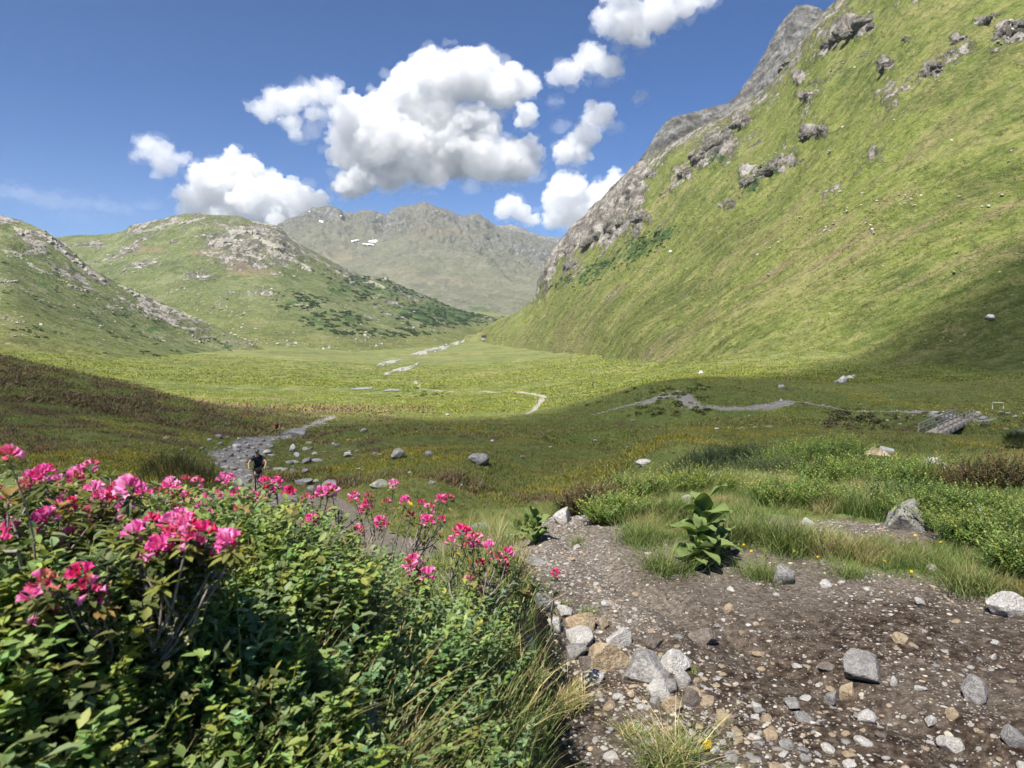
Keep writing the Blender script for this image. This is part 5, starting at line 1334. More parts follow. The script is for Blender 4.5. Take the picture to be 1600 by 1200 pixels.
# ------------------------------------------------------------------ the meadow below: grass, heath, rubble
def meadow():
    r = np.random.default_rng(12)
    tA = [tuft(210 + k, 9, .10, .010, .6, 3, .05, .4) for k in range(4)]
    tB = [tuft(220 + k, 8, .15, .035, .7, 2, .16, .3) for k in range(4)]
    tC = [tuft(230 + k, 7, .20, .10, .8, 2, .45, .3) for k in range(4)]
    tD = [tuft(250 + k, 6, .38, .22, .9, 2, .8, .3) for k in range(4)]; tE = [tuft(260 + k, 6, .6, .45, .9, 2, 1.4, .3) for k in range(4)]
    B = Batch(); H = Batch()
    cols = [(.15, .17, .052), (.20, .21, .062), (.24, .225, .09), (.11, .13, .042), (.26, .225, .105)]
    hc = [(.15, .10, .065), (.18, .12, .09), (.13, .12, .06), (.11, .13, .05), (.21, .15, .125)]
    for N, y0, y1, tt, hs in [(60000, 11, 32, tA, 1.), (75000, 28, 80, tB, 1.), (60000, 70, 175, tC, 1.), (45000, 165, 330, tD, 1.), (40000, 320, 640, tE, 1.)]:
        y = y0 * (y1 / y0) ** r.uniform(size=N); x = r.uniform(-1, 1, N) * (.80 * y + 2)
        q = np.stack([x, y, 0 * x], -1)
        tm = np.zeros(N)
        for pl in (TRAIL, TRAIL_R, TRAIL_W, TRAIL_V, *BARE):
            dd, ww = seg_dist(x, y, pl); tm = np.maximum(tm, dd < ww + .45)
        keep = (tm < .5) & (near_pathmask(x, y) < .3)
        x, y, q = x[keep], y[keep], q[keep]
        z_ = gz(x, y)
        el = z_ / y; keep = (fbm(q / (y0 * .12), 3, seed=71) > -.35); x, y, z_, q = x[keep], y[keep], z_[keep], q[keep]
        hth = fbm(q / 5.5, 4, seed=41) + .30 * smooth(-8, -50, x) - .12 * smooth(-15, 30, x) - .12
        isH = (hth + r.normal(0, .06, len(x)) > .19) & (y < 200)
        n = len(x); c = mixcol(r, n, cols, [.3, .3, .15, .15, .10], .2)
        yl = (smooth(.05, .3, fbm(q / 14., 3, seed=43) - .05) * (r.uniform(size=n) < .25) * (y > 25) * (y < 165)) > .3
        c[yl] = np.array((.40, .32, .02)) * r.uniform(.7, 1.1, (yl.sum(), 1))
        c = c * (1 + .5 * fbm(q / (3. if y0 < 160 else 12.), 3, seed=73))[:, None] * (1 if y0 < 160 else np.array([.84, .98, .62]))
        c[isH] = mixcol(r, int(isH.sum()), hc, None, .25)
        s = hs * r.uniform(.6, 1.3, n) * np.where(isH, 1.7, 1.); k = r.integers(4, size=n)
        for j in range(4):
            m = (k == j) & ~isH
            B.add(tt[j][0], tt[j][1], np.stack([x, y, z_ - .02], -1)[m], r.uniform(0, 6.3, m.sum()), s[m], c[m], None, tt[j][2])
            m = (k == j) & isH
            H.add(tt[j][0], tt[j][1], np.stack([x, y, z_ - .02], -1)[m], r.uniform(0, 6.3, m.sum()), s[m], c[m], None, tt[j][2])
    tag(obj('meadow_grass', B.mesh('meadow_grass', M_MEADOW)), 'short tufty grass over the shaded meadow', 'grass', None, 'stuff')
    tag(obj('heath', H.mesh('heath', M_MEADOW)), 'brown reddish heath patches in the shaded meadow', 'heath', None, 'stuff')
meadow()

def strew(pl, n, smin, smax, spread, r):
    s = np.array(pl); seg = np.r_[0, np.cumsum(np.hypot(*np.diff(s[:, :2], axis=0).T))]; t = r.uniform(0, seg[-1], n)
    x = np.interp(t, seg, s[:, 0]); y = np.interp(t, seg, s[:, 1]); w = np.interp(t, seg, s[:, 2])
    return x + r.normal(0, 1, n) * w * spread, y + r.normal(0, 1, n) * w * spread, smin * (smax / smin) ** r.uniform(size=n) ** 1.6
def rubble():
    B = Batch(); r = np.random.default_rng(14)
    tv = [rock_mesh(740 + k, 2, .5, (.8, .5), .05) for k in range(5)]
    pal = np.array([(.33, .32, .305), (.26, .25, .235), (.20, .19, .175), (.40, .385, .355), (.29, .255, .21)])
    sets = [strew(TRAIL, 700, .03, .20, .8, r), strew([(x, y, w * 1.3) for x, y, w in TRAIL], 170, .1, .42, 1., r), strew(pxd([(395,740,38,1.5),(450,735,45,3.),(470,700,70,4.),(490,690,78,4.)]), 130, .08, .5, .9, r), strew(TRAIL_R, 260, .08, .35, .9, r),
            strew(pxd([(960,648,96,2.5),(1010,650,92,2.),(985,645,98,2.)]), 60, .12, .5, .8, r), strew(GULLY, 110, .12, .5, 1., r), strew(pxd([(1500,655,82,2.),(1540,645,92,6.),(1440,650,92,4.)]), 110, .1, .6, .9, r)]
    for b in BARE: sets.append(strew(b, 60, .08, .4, .8, r))
    hp = on_ground([1458], [738])[0]                                   # the heap of rubble on the green bank
    k_ = hp[1] / F
    a = r.uniform(0, 6.3, 420); rr = np.sqrt(r.uniform(size=420)); sets.append((hp[0] + rr * np.cos(a) * 36 * k_, hp[1] + rr * np.sin(a) * 36 * k_, r.uniform(.02, .09, 420)))
    dz = [0] * (len(sets) - 1) + [np.clip(1 - rr, 0, 1) * 22 * k_]
    for (x, y, s), d in zip(sets, dz):
        z_ = gz(x, y) + d; k = r.integers(5, size=len(x)); c = pal[r.integers(len(pal), size=len(x))] * r.uniform(.75, 1.15, (len(x), 1))
        for j in range(5):
            m = k == j; sc = s[m][:, None] * r.uniform(.7, 1.2, (m.sum(), 3))
            B.add(tv[j][0], tv[j][1], np.stack([x, y, z_ + s * .1], -1)[m], r.uniform(0, 6.3, m.sum()), sc, c[m], r.normal(0, .3, (m.sum(), 2)))
    tag(obj('rubble', B.mesh('rubble', M_PEB)), 'pale broken stone along the meadow trail and in the gully', 'rubble', None, 'stuff')
rubble()

BOULD = [(621,716,26,'l',.62,'grey lichened boulder in the meadow, left of the pointed one'),(748,724,34,'g',.5,'pointed grey boulder lying in the middle of the meadow'),(592,762,32,'l',.42,'flat lichened boulder behind the pink flowers in the middle'),(517,768,30,'g',.58,'big pale grey boulder right of the trail just behind the flowers'),(1006,727,26,'w',.36,'whitish slab on the green knoll in the meadow'),(487,772,17,'g',.8,'grey boulder touching the big pale one right of the trail'),(475,757,28,'g',.32,'long low rock beside the trail right of the nearer cyclist'),(467,682,32,'g',.36,'wide flat rock outcrop beside the trail below the farther cyclist'),(457,706,12,'w',1.1,'upright pale boulder right of the bend of the trail'),(464,715,11,'w',.8,'white boulder just below the upright pale one'),(480,724,15,'g',.6,'round grey boulder in the grass right of the nearer cyclist'),(370,702,14,'w',.6,'white boulder at the outer side of the trail bend'),(674,757,13,'g',.5,'small grey boulder between the flat lichened one and the pointed one'),(495,754,11,'w',.5,'small white stone in the grass above the big pale boulder'),(545,713,16,'l',.3,'flat pale stone in the meadow right of the trail'),(477,739,14,'g',.5,'grey stone on the slope right of the nearer cyclist'),(435,735,17,'w',.28,'thin pale slab beside the head of the nearer cyclist')]
GB_ = 'boulders lying in the meadow'
_bp = on_ground(np.array([b[0] for b in BOULD]), np.array([b[1] for b in BOULD]), 12)
for i, (b, pt) in enumerate(zip(BOULD, _bp)):
    put_stone('boulder', pt, b[2] * pt[1] / F, b[3], b[4], b[5], 400 + i, 4, .15, 'boulder', GB_)
for i, (x, y, w) in enumerate([(670,712,16),(594,713,9),(569,675,12),(816,716,9),(528,698,10),(544,712,12),(342,684,12),(327,689,9),(374,687,7),(357,665,9),(452,725,12),(418,709,14),(423,700,11),(477,704,12),(390,745,9),(700,650,8),(930,690,8),(1120,672,8),(980,700,7),(860,700,7),(640,740,8),(720,760,9),(560,735,9),(770,690,7)]):
    pt = on_ground([x], [y], 12)[0]; put_stone('boulder', pt, w * pt[1] / F, 'glw'[i % 3], .5, 'small grey stone scattered in the shaded meadow', 430 + i, 3, .15, 'boulder', 'small stones scattered in the meadow')
for i, (x, y, w, hw, k, lab) in enumerate([(1546,499,15,.62,'w','pale boulder alone high on the shaded part of the mountainside'),(1316,598,18,.7,'w','largest pale boulder of the cluster at the foot of the mountainside'),(1328,592,12,.6,'w','pale boulder at the upper right of the cluster at the foot'),(1334,589,8,.7,'g','smallest boulder of the cluster at the foot of the mountainside'),(1306,598,9,.7,'g','grey boulder left in the cluster at the foot of the mountainside'),(1221,606,13,.6,'g','single grey boulder above the gully trail'),(1095,584,9,.7,'w','single pale boulder on the sunlit foot of the mountainside'),(1047,395,7,.7,'w','pale stone high on the sunlit mountainside'),(1362,361,6,.8,'w','white stone on the sunlit mountainside above the shadow')]):
    p1, n1 = LR.at(x, y); p2 = on_ground([x], [y], 12)[0]; pt = p1 if p1[1] < p2[1] else p2
    put_stone('boulder', pt - np.array([0, 0, .25]), w * pt[1] / F, k, hw, lab, 460 + i, 4, .12, 'boulder', 'boulders on the mountainside')

# ------------------------------------------------------------------ people
M_SKIN = simple('skin', (.52, .31, .22), .55, .35, .12, 60); M_NAVY = simple('navy_cloth', (.022, .032, .055), .85, .15, .3, 90); M_BLACK = simple('black_cloth', (.014, .014, .016), .8, .2, .3, 90)
M_RED = simple('red_cloth', (.45, .025, .03), .8, .2, .25, 90); M_TYRE = simple('tyre_rubber', (.018, .018, .018), .85, .2, .3, 120); M_FRAME = simple('bike_frame', (.03, .035, .045), .35, .5, .2, 40)
M_METAL = simple('brushed_metal', (.5, .5, .5), .35, .5, .1, 60, .9); M_SHOE = simple('shoe', (.55, .55, .55), .6, .3, .2, 80); M_CAP = simple('grey_helmet', (.09, .10, .12), .5, .4, .2, 60); M_HAIR = simple('hair', (.06, .04, .025), .7, .3, .3, 150)

def skinned(name, joints, edges, mat, parent, root=0, sub=2, extra=None):
    """one continuous body surface grown round a skeleton: joints {key: (x,y,z,rx,ry)}"""
    keys = list(joints); ix = {k: i for i, k in enumerate(keys)}
    me = bpy.data.meshes.new('skeleton'); me.from_pydata([joints[k][:3] for k in keys], [(ix[a], ix[b]) for a, b in edges], [])
    o = bpy.data.objects.new('skeleton', me); COL.objects.link(o)
    o.modifiers.new('s', 'SKIN'); ss = o.modifiers.new('d', 'SUBSURF'); ss.levels = sub; ss.render_levels = sub
    for i, k in enumerate(keys):
        sv = me.skin_vertices[0].data[i]; j = joints[k]; sv.radius = (j[3], j[4] if len(j) > 4 else j[3]); sv.use_root = (i == root)
    dg = bpy.context.evaluated_depsgraph_get(); ev = o.evaluated_get(dg); m2 = ev.to_mesh()
    V = np.array([v.co[:] for v in m2.vertices]); f4 = np.array([p.vertices[:] for p in m2.polygons if len(p.vertices) == 4]).reshape(-1, 4); f3 = np.array([p.vertices[:] for p in m2.polygons if len(p.vertices) == 3], int).reshape(-1, 3)
    ev.to_mesh_clear(); bpy.data.objects.remove(o); bpy.data.meshes.remove(me)
    Vs, F4, n = [V], [f4], len(V)
    for v, f in (extra or []):
        Vs.append(np.asarray(v)); (F4.append(np.asarray(f) + n) if np.asarray(f).shape[1] == 4 else None); n += len(v)
    return obj(name, mesh_from(name, np.concatenate(Vs), [np.concatenate(F4)] + ([f3] if len(f3) else []), mat), parent)
def fingers(h, dirn, side, n=4):
    """four curled fingers and a thumb on a hand at h"""
    out = []; d = np.array(dirn, float); d /= np.linalg.norm(d); s = np.array(side, float)
    for i, l in enumerate((.072, .082, .076, .060)):
        b = np.array(h) + s * (i - 1.5) * .019 + d * .035
        out.append(tube([b, b + d * l * .45, b + d * l * .75 + np.array([0, 0, -.018]), b + d * l * .72 + np.array([0, 0, -.042])], (.0095, .009, .008, .006), 6))
    b = np.array(h) - s * .03; out.append(tube([b, b + d * .03 - s * .022 + np.array([0, 0, -.01]), b + d * .055 - s * .015 + np.array([0, 0, -.03])], (.011, .010, .007), 6))
    return out
def head_pieces(c):
    c = np.array(c); P_ = Parts(); P_.ball(c + (0, .10, -.015), .021, 1, (.8, 1.2, 1.3))
    for s in (-1, 1): P_.ball(c + (s * .082, .0, 0), .028, 1, (.4, .8, 1.2)); P_.ball(c + (s * .034, .088, .018), .013, 1)
    P_.ball(c + (0, .088, -.055), .022, 1, (1.3, .5, .4))
    V = np.concatenate(P_.V); return V, np.concatenate(P_.F)

def bicycle(label, loc, rz, bag):
    t = thing('bicycle', label, 'bicycle', loc, rz)
    for y in (-.56, .60):
        w = obj('wheel', Parts().torus((0, y, .365), .335, .030, 'x').mesh('wheel', M_TYRE), t)
        obj('rim', Parts().torus((0, y, .365), .300, .012, 'x', 32, 6).mesh('rim', M_METAL), w)
        sp = Parts(); sp.tube([(-.05, y, .365), (.05, y, .365)], .02)
        for k in range(16):
            a = k * math.pi / 8; sp.tube([(.02 * (-1) ** k, y, .365), (0, y + .295 * math.cos(a), .365 + .295 * math.sin(a))], .0018, 4, False)
        obj('spokes', sp.mesh('spokes', M_METAL), w)
    f = Parts(); BB = (0, -.08, .34); ST = (0, -.24, .80); HT = (0, .40, .86); HB = (0, .44, .72)
    for a, b, r in [(BB, ST, .020), (ST, HT, .020), (BB, HB, .030), (HT, HB, .024), (ST, (0, -.27, .90), .015)]: f.tube([a, b], r)
    for s in (-.05, .05):
        f.tube([(s * .4, BB[1], BB[2]), (s, -.56, .365)], .012); f.tube([(s * .5, ST[1], ST[2] - .06), (s, -.56, .365)], .010)
    obj('frame', f.mesh('frame', M_FRAME), t)
    fk = Parts()
    for s in (-.06, .06): fk.tube([(s, .45, .70), (s, .53, .52), (s, .60, .365)], (.018, .017, .012))
    fk.tube([(-.06, .45, .70), (.06, .45, .70)], .02); obj('fork', fk.mesh('fork', M_FRAME), t)
    hb = obj('handlebar', Parts().tube([(-.38, .36, 1.0), (-.2, .40, 1.0), (0, .42, .97), (.2, .40, 1.0), (.38, .36, 1.0)], .014).tube([(0, .42, .97), (0, .40, .86)], .018).mesh('handlebar', M_BLACK), t)
    for s in (-1, 1): obj('grip', Parts().tube([(s * .26, .385, 1.0), (s * .385, .36, 1.0)], .018).mesh('grip', M_TYRE), hb)
    obj('saddle', Parts().ball((0, -.29, .925), .13, 2, (.55, 1.1, .28)).mesh('saddle', M_BLACK), t)
    c = Parts().tube([(-.09, -.08, .34), (.09, -.08, .34)], .02)
    c.tube([(.09, -.08, .34), (.10, -.05, .20)], .012).tube([(-.09, -.08, .34), (-.10, -.11, .48)], .012); c.box((.14, -.05, .19), (.09, .08, .02)); c.box((-.14, -.11, .48), (.09, .08, .02))
    obj('crank', c.mesh('crank', M_METAL), t)
    if bag: obj('handlebar_bag', Parts().ball((-.10, .54, .93), .15, 3, (1., .62, .95)).mesh('handlebar_bag', M_BLACK), t)
    return t
def cyclist(label, loc, rz, shirt, lean=0.):
    t = thing('person', label, 'person', loc, rz)
    J = {'pelvis': (0, -.26, 1.0, .15, .12), 'waist': (0, -.17, 1.14, .145, .115), 'chest': (0, -.04, 1.34, .17, .125), 'neckb': (0, .05, 1.49, .075), 'neck': (0, .09, 1.56, .058), 'head': (0, .13, 1.645, .085, .095), 'crown': (0, .12, 1.74, .078, .088)}
    E = [('pelvis', 'waist'), ('waist', 'chest'), ('chest', 'neckb'), ('neckb', 'neck'), ('neck', 'head'), ('head', 'crown')]
    ex = [head_pieces((0, .13, 1.665))]
    for s, n, kn, an, toe in [(-1, 'l', (-.15, .16, .84), (-.13, -.02, .50), (-.135, .12, .46)), (1, 'r', (.15, .11, .66), (.13, -.06, .25), (.135, .09, .21))]:
        J['sh' + n] = (s * .19, -.01, 1.43, .072); J['el' + n] = (s * .37, .12, 1.21, .045); J['wr' + n] = (s * .34, .32, 1.04, .030); J['ha' + n] = (s * .33, .375, 1.02, .036, .03)
        J['hip' + n] = (s * .10, -.24, .95, .105); J['kn' + n] = (*kn, .068); J['ca' + n] = tuple(np.array(kn) * .6 + np.array(an) * .4 + (0, -.02, 0)) + (.060,); J['an' + n] = (*an, .040); J['to' + n] = (*toe, .036)
        E += [('chest', 'sh' + n), ('sh' + n, 'el' + n), ('el' + n, 'wr' + n), ('wr' + n, 'ha' + n), ('pelvis', 'hip' + n), ('hip' + n, 'kn' + n), ('kn' + n, 'ca' + n), ('ca' + n, 'an' + n), ('an' + n, 'to' + n)]
        ex += fingers((s * .33, .36, 1.03), (0, 1, -.1), (s * 1., 0, 0))
    skinned('body', J, E, M_SKIN, t, 0, 2, ex)
    g = lambda k, a=.018, up=0: J[k][:3] + tuple(x + a for x in J[k][3:])
    Js = {k: g(k) for k in ('waist', 'chest', 'neckb', 'shl', 'shr')}; Js['hem'] = (0, -.24, 1.02, .175, .14)
    for n, s in (('l', -1), ('r', 1)): Js['sl' + n] = (s * .295, .065, 1.30, .068)
    Js['neckb'] = (0, .05, 1.48, .085)
    skinned('shirt', {k: Js[k] for k in ('chest', 'waist', 'hem', 'neckb', 'shl', 'shr', 'sll', 'slr')}, [('hem', 'waist'), ('waist', 'chest'), ('chest', 'neckb'), ('chest', 'shl'), ('chest', 'shr'), ('shl', 'sll'), ('shr', 'slr')], shirt, t)
    Jp = {'pelvis': (0, -.26, 1.0, .168, .14)}
    for n, s in (('l', -1), ('r', 1)):
        Jp['hip' + n] = g('hip' + n); k = np.array(J['kn' + n][:3]); h = np.array(J['hip' + n][:3]); Jp['en' + n] = tuple(h * .22 + k * .78) + (.098,)
    skinned('shorts', Jp, [('pelvis', 'hipl'), ('pelvis', 'hipr'), ('hipl', 'enl'), ('hipr', 'enr')], M_BLACK, t)
    for n in 'lr':
        a, b = np.array(J['an' + n][:3]), np.array(J['to' + n][:3]); m = (a * .35 + b * .65) + (0, 0, -.02)
        obj('shoe', Parts().ball(m, .055, 2, (.85, 2.4, .85)).tube([a + (0, 0, .03), a + (0, 0, -.02)], .052).mesh('shoe', M_SHOE), t)
    V, f = ICO[3]; V = V[:].copy(); top = V * np.array([.108, .128, .105]); top[:, 2] = np.maximum(top[:, 2], -.012)
    hm = Parts().add(top + (0, .115, 1.725), f).ball((0, .225, 1.735), .06, 2, (1.2, .8, .22)); obj('helmet', hm.mesh('helmet', M_CAP), t)
    obj('sunglasses', Parts().box((-.036, .228, 1.672), (.056, .014, .034)).box((.036, .228, 1.672), (.056, .014, .034)).box((0, .230, 1.680), (.03, .012, .01)).mesh('sunglasses', M_BLACK, False), t)
    bk = Parts(); bk.ball((0, -.20, 1.36), .15, 3, (1., .62, 1.35))
    for s in (-1, 1): bk.tube([(s * .11, -.16, 1.50), (s * .12, .03, 1.53), (s * .12, .13, 1.38), (s * .13, .02, 1.20)], .02)
    obj('backpack', bk.mesh('backpack', M_BLACK), t)
    return t
def stand(px, py, dmin=12): return on_ground([px], [py], dmin)[0]
c1 = stand(404, 764); z1 = math.radians(180 + 12)
for o_ in (bicycle('dark mountain bicycle with a handlebar bag under the nearer rider in navy', c1, z1, True), cyclist('nearer cyclist in a navy shirt, dark cap and sunglasses riding up the trail', c1, z1, M_NAVY)): o_.scale = (1.06,) * 3
c2 = stand(433, 680); z2 = math.radians(180 + 14)
bicycle('small dark bicycle under the farther rider in red', c2, z2, False); cyclist('farther cyclist in a red shirt where the trail bends', c2, z2, M_RED)
def hiker(label, px, py, shirt, trousers, rz, s):
    pt = stand(px, py); t = thing('person', label, 'person', pt, rz, 'hikers on the valley path')
    J = {'pelvis': (0, 0, .95, .14, .10), 'waist': (0, .0, 1.10, .13, .10), 'chest': (0, .02, 1.33, .16, .11), 'neck': (0, .03, 1.52, .058), 'head': (0, .05, 1.63, .085, .095), 'crown': (0, .04, 1.72, .075, .085)}
    E = [('pelvis', 'waist'), ('waist', 'chest'), ('chest', 'neck'), ('neck', 'head'), ('head', 'crown')]; ex = [head_pieces((0, .05, 1.65))]
    for sg, n, st in [(-1, 'l', .24), (1, 'r', -.26)]:
        J['sh' + n] = (sg * .19, .02, 1.43, .065); J['el' + n] = (sg * .26, -st * .5, 1.16, .042); J['ha' + n] = (sg * .25, -st * .8 + .1, .93, .033)
        J['hip' + n] = (sg * .09, 0, .90, .095); J['kn' + n] = (sg * .10, st * .6 + .05, .50, .062); J['an' + n] = (sg * .10, st, .09, .042); J['to' + n] = (sg * .10, st + .14, .035, .035)
        E += [('chest', 'sh' + n), ('sh' + n, 'el' + n), ('el' + n, 'ha' + n), ('pelvis', 'hip' + n), ('hip' + n, 'kn' + n), ('kn' + n, 'an' + n), ('an' + n, 'to' + n)]
        ex += fingers(J['ha' + n][:3], (0, .3, -1), (0, 1, 0))
    skinned('body', J, E, M_SKIN, t, 0, 2, ex)
    skinned('jacket', {'hem': (0, 0, .98, .165, .125), 'waist': (0, 0, 1.10, .155, .12), 'chest': (0, .02, 1.33, .18, .13), 'nk': (0, .03, 1.48, .085), 'shl': (-.19, .02, 1.43, .08), 'shr': (.19, .02, 1.43, .08), 'ell': J['ell'][:3] + (.06,), 'elr': J['elr'][:3] + (.06,)}, [('hem', 'waist'), ('waist', 'chest'), ('chest', 'nk'), ('chest', 'shl'), ('chest', 'shr'), ('shl', 'ell'), ('shr', 'elr')], shirt, t)
    skinned('trousers', {'pelvis': (0, 0, .95, .155, .12), 'hipl': (-.09, 0, .90, .11), 'hipr': (.09, 0, .90, .11), 'knl': J['knl'][:3] + (.078,), 'knr': J['knr'][:3] + (.078,), 'anl': J['anl'][:3] + (.055,), 'anr': J['anr'][:3] + (.055,)}, [('pelvis', 'hipl'), ('pelvis', 'hipr'), ('hipl', 'knl'), ('hipr', 'knr'), ('knl', 'anl'), ('knr', 'anr')], trousers, t)
    obj('hair', Parts().ball((0, .02, 1.71), .105, 2, (1, 1.05, .85)).mesh('hair', M_HAIR), t)
    t.scale = (s,) * 3
hiker('dark dressed hiker, the nearer to the bend of the sunlit valley path', 908, 602, M_BLACK, M_BLACK, R(190), 1.0)
hiker('dark dressed hiker walking just to the right of the other one', 926, 604, M_NAVY, M_BLACK, R(170), 1.0)

# ------------------------------------------------------------------ wooden footbridge, white frame, hut
mm = Mat('weathered_wood'); _n = mm.noise(mm.map(mm.pos(), (1, 1, 6)), 5, 5, .7)
M_WOOD = mm.done(mm.bsdf(mm.ramp(_n, [(.3, (.17, .15, .125)), (.5, (.32, .29, .25)), (.7, (.45, .42, .38))]), .85, .2))
M_WHITEP = simple('white_paint', (.75, .75, .73), .5, .3, .06, 20)
def bridge():
    a = stand(1507, 656); b = P(1450, 681, a[1] * .80); a[2] += .15
    d = b - a; Ln = np.linalg.norm(d); u = d / Ln; n = np.array([-u[1], u[0], 0]); n /= np.linalg.norm(n); w = .75
    t = thing('footbridge', 'weathered wooden footbridge with railings over the gully', 'bridge', a)
    dk = Parts(); M = np.stack([u, n, np.cross(u, n)], -1)
    for k in range(int(Ln / .25)):
        dk.box(u * (k + .5) * .25, (.23, 2 * w, .05), M=M)
    obj('deck', dk.mesh('deck', M_WOOD, False), t)
    bm_ = Parts()
    for s in (-.7, .7): bm_.box(u * Ln / 2 + n * s + np.array([0, 0, -.20]), (Ln, .2, .34), M=M)
    obj('beam', bm_.mesh('beam', M_WOOD, False), t)
    for s in (-1, 1):
        rl = Parts()
        for h in (.55, 1.1): rl.box(u * Ln / 2 + n * s * w + np.array([0, 0, h]), (Ln + .1, .07, .12), M=M)
        r_ = obj('railing', rl.mesh('railing', M_WOOD, False), t)
        for k in range(9):
            obj('post', Parts().box(u * Ln * k / 8 + n * s * (w + .075) + np.array([0, 0, .45]), (.12, .08, 1.4)).mesh('post', M_WOOD, False), r_)
bridge()
def frame():
    p_ = stand(1559, 640); t = thing('white_frame', 'small white goal frame standing on the far bank beside the bridge', 'goal frame', p_, R(-25)); k = p_[1] / F
    w, h = 14 * k, 11 * k
    for s in (-1, 1): obj('post', Parts().tube([(s * w / 2, 0, -.05), (s * w / 2, 0, h)], .04).mesh('post', M_WHITEP), t)
    obj('crossbar', Parts().tube([(-w / 2 - .05, 0, h), (w / 2 + .05, 0, h)], .04).mesh('crossbar', M_WHITEP), t)
frame()
def hut():
    p1, n1 = LR.at(757, 530); t = thing('hut', 'tiny dark roofed hut far down the valley at the foot of the mountainside', 'hut', p1, R(20)); k = p1[1] / F
    w, d, h = 9 * k, 6 * k, 3.0 * k
    wl = Parts().box((0, 0, h / 2 - 1), (w, d, h + 2)); obj('wall', wl.mesh('wall', M_WOOD, False), t)
    V = [(-w*.56, -d*.6, h - .2), (w*.56, -d*.6, h - .2), (w*.56, d*.6, h - .2), (-w*.56, d*.6, h - .2), (-w*.56, 0, h * 1.9), (w*.56, 0, h * 1.9)]
    me = bpy.data.meshes.new('roof'); me.from_pydata(V, [], [(0, 1, 5, 4), (2, 3, 4, 5), (0, 4, 3), (1, 2, 5), (3, 2, 1, 0)]); me.materials.append(M_BLACK); obj('roof', me, t)
    obj('door', Parts().box((w * .15, -d / 2 - .03, h * .4), (w * .12, .08, h * .8)).mesh('door', M_BROWN, False), t)
hut()

# ------------------------------------------------------------------ stream braids, snow patches
mm = Mat('stream_water'); _n = mm.noise(mm.pos(), .4, 4); M_WATER = mm.done(mm.bsdf(mm.ramp(_n, [(.35, (.16, .18, .18)), (.6, (.30, .31, .30))]), .15, .6, mm.bump(_n, .3, .1)))
mm = Mat('gravel_bar'); _n = mm.noise(mm.pos(), .3, 5); M_BAR = mm.done(mm.bsdf(mm.ramp(_n, [(.35, (.15, .15, .135)), (.65, (.28, .275, .26))]), .9, .15))
def ribbon(name, pts, mat, lift, wob=1.):
    pts = np.array(pts, float); t = np.arange(len(pts)); tq = np.linspace(0, t[-1], 26 * (len(pts) - 1) + 1)
    px, py, hh = (pchip(t, pts[:, k], tq) for k in range(3))
    hh = hh * (1 + .5 * pn(np.stack([tq * 4.3, 0 * tq, 0 * tq + len(pts)], -1), 5)) ; hh[0] = hh[-1] = .12
    py = py + .6 * wob * pn(np.stack([tq * 2.2, 0 * tq + 3, 0 * tq], -1), 6)
    A, Bv = on_ground(px, py - hh, 30), on_ground(px, py + hh, 30)
    V = np.stack([A, Bv], 1).reshape(-1, 3) + np.array([0, 0, lift])
    tag(obj(name, mesh_from(name, V, grid_faces(len(px), 2), mat)), None, None, None, 'structure')
for bars in ([(640,556,1.6),(665,550,2.2),(690,544,2.2),(712,537,1.6),(732,529,1.6)], [(588,572,1.4),(606,567,2.),(626,563,1.)], [(600,585,1.2),(622,579,2.2),(645,573,1.6),(655,566,1.)]):
    ribbon('gravel_bar', [(x, y, h * 1.5) for x, y, h in bars], M_BAR, .18); ribbon('stream', [(x, y + .3, h * .7) for x, y, h in bars], M_WATER, .34)
ribbon('stream', [(548,609,.6),(565,608,1.8),(582,607,.6)], M_WATER, .3); ribbon('stream', [(598,612,.6),(612,610,1.6),(624,611,.6)], M_WATER, .3)
M_SNOW = simple('old_snow', (.82, .84, .87), .7, .3, .08, .2)
for i, (x, y, w, h, rz) in enumerate([(583,378,11,3.2,-.2),(575,383,14,1.6,.25),(555,377,10,1.2,-.5),(502,347,6,2.2,.3),(535,338,6,1.,.5),(482,331,6,1.2,0)]):
    r = np.random.default_rng(900 + i); a = np.linspace(0, 6.283, 28, endpoint=False); rr = 1 + .35 * pn(np.stack([np.cos(a) * 1.5 + i * 9, np.sin(a) * 1.5, 0 * a], -1), 3)
    pts = [LC.at(x + w * .6 * rr[k] * math.cos(a[k]) - h * .2 * math.sin(a[k]), y - h * .6 * rr[k] * math.sin(a[k]) + math.tan(rz) * w * .4 * math.cos(a[k]) * .5)[0] for k in range(28)]
    c, nr_ = LC.at(x, y); pts = np.array(pts); up = np.array([0, -4., 4.])
    V = np.concatenate([pts + up, [c + up * 1.8], pts - up]); k = np.arange(28); j = (k + 1) % 28
    o = obj('snow_patch', mesh_from('snow_patch', V - c, [np.stack([k, j, 0*k + 28], -1), ], M_SNOW), None, c)
    tag(o, 'small patch of old snow on the distant grey mountain' , 'snow', 'snow patches on the distant mountain')

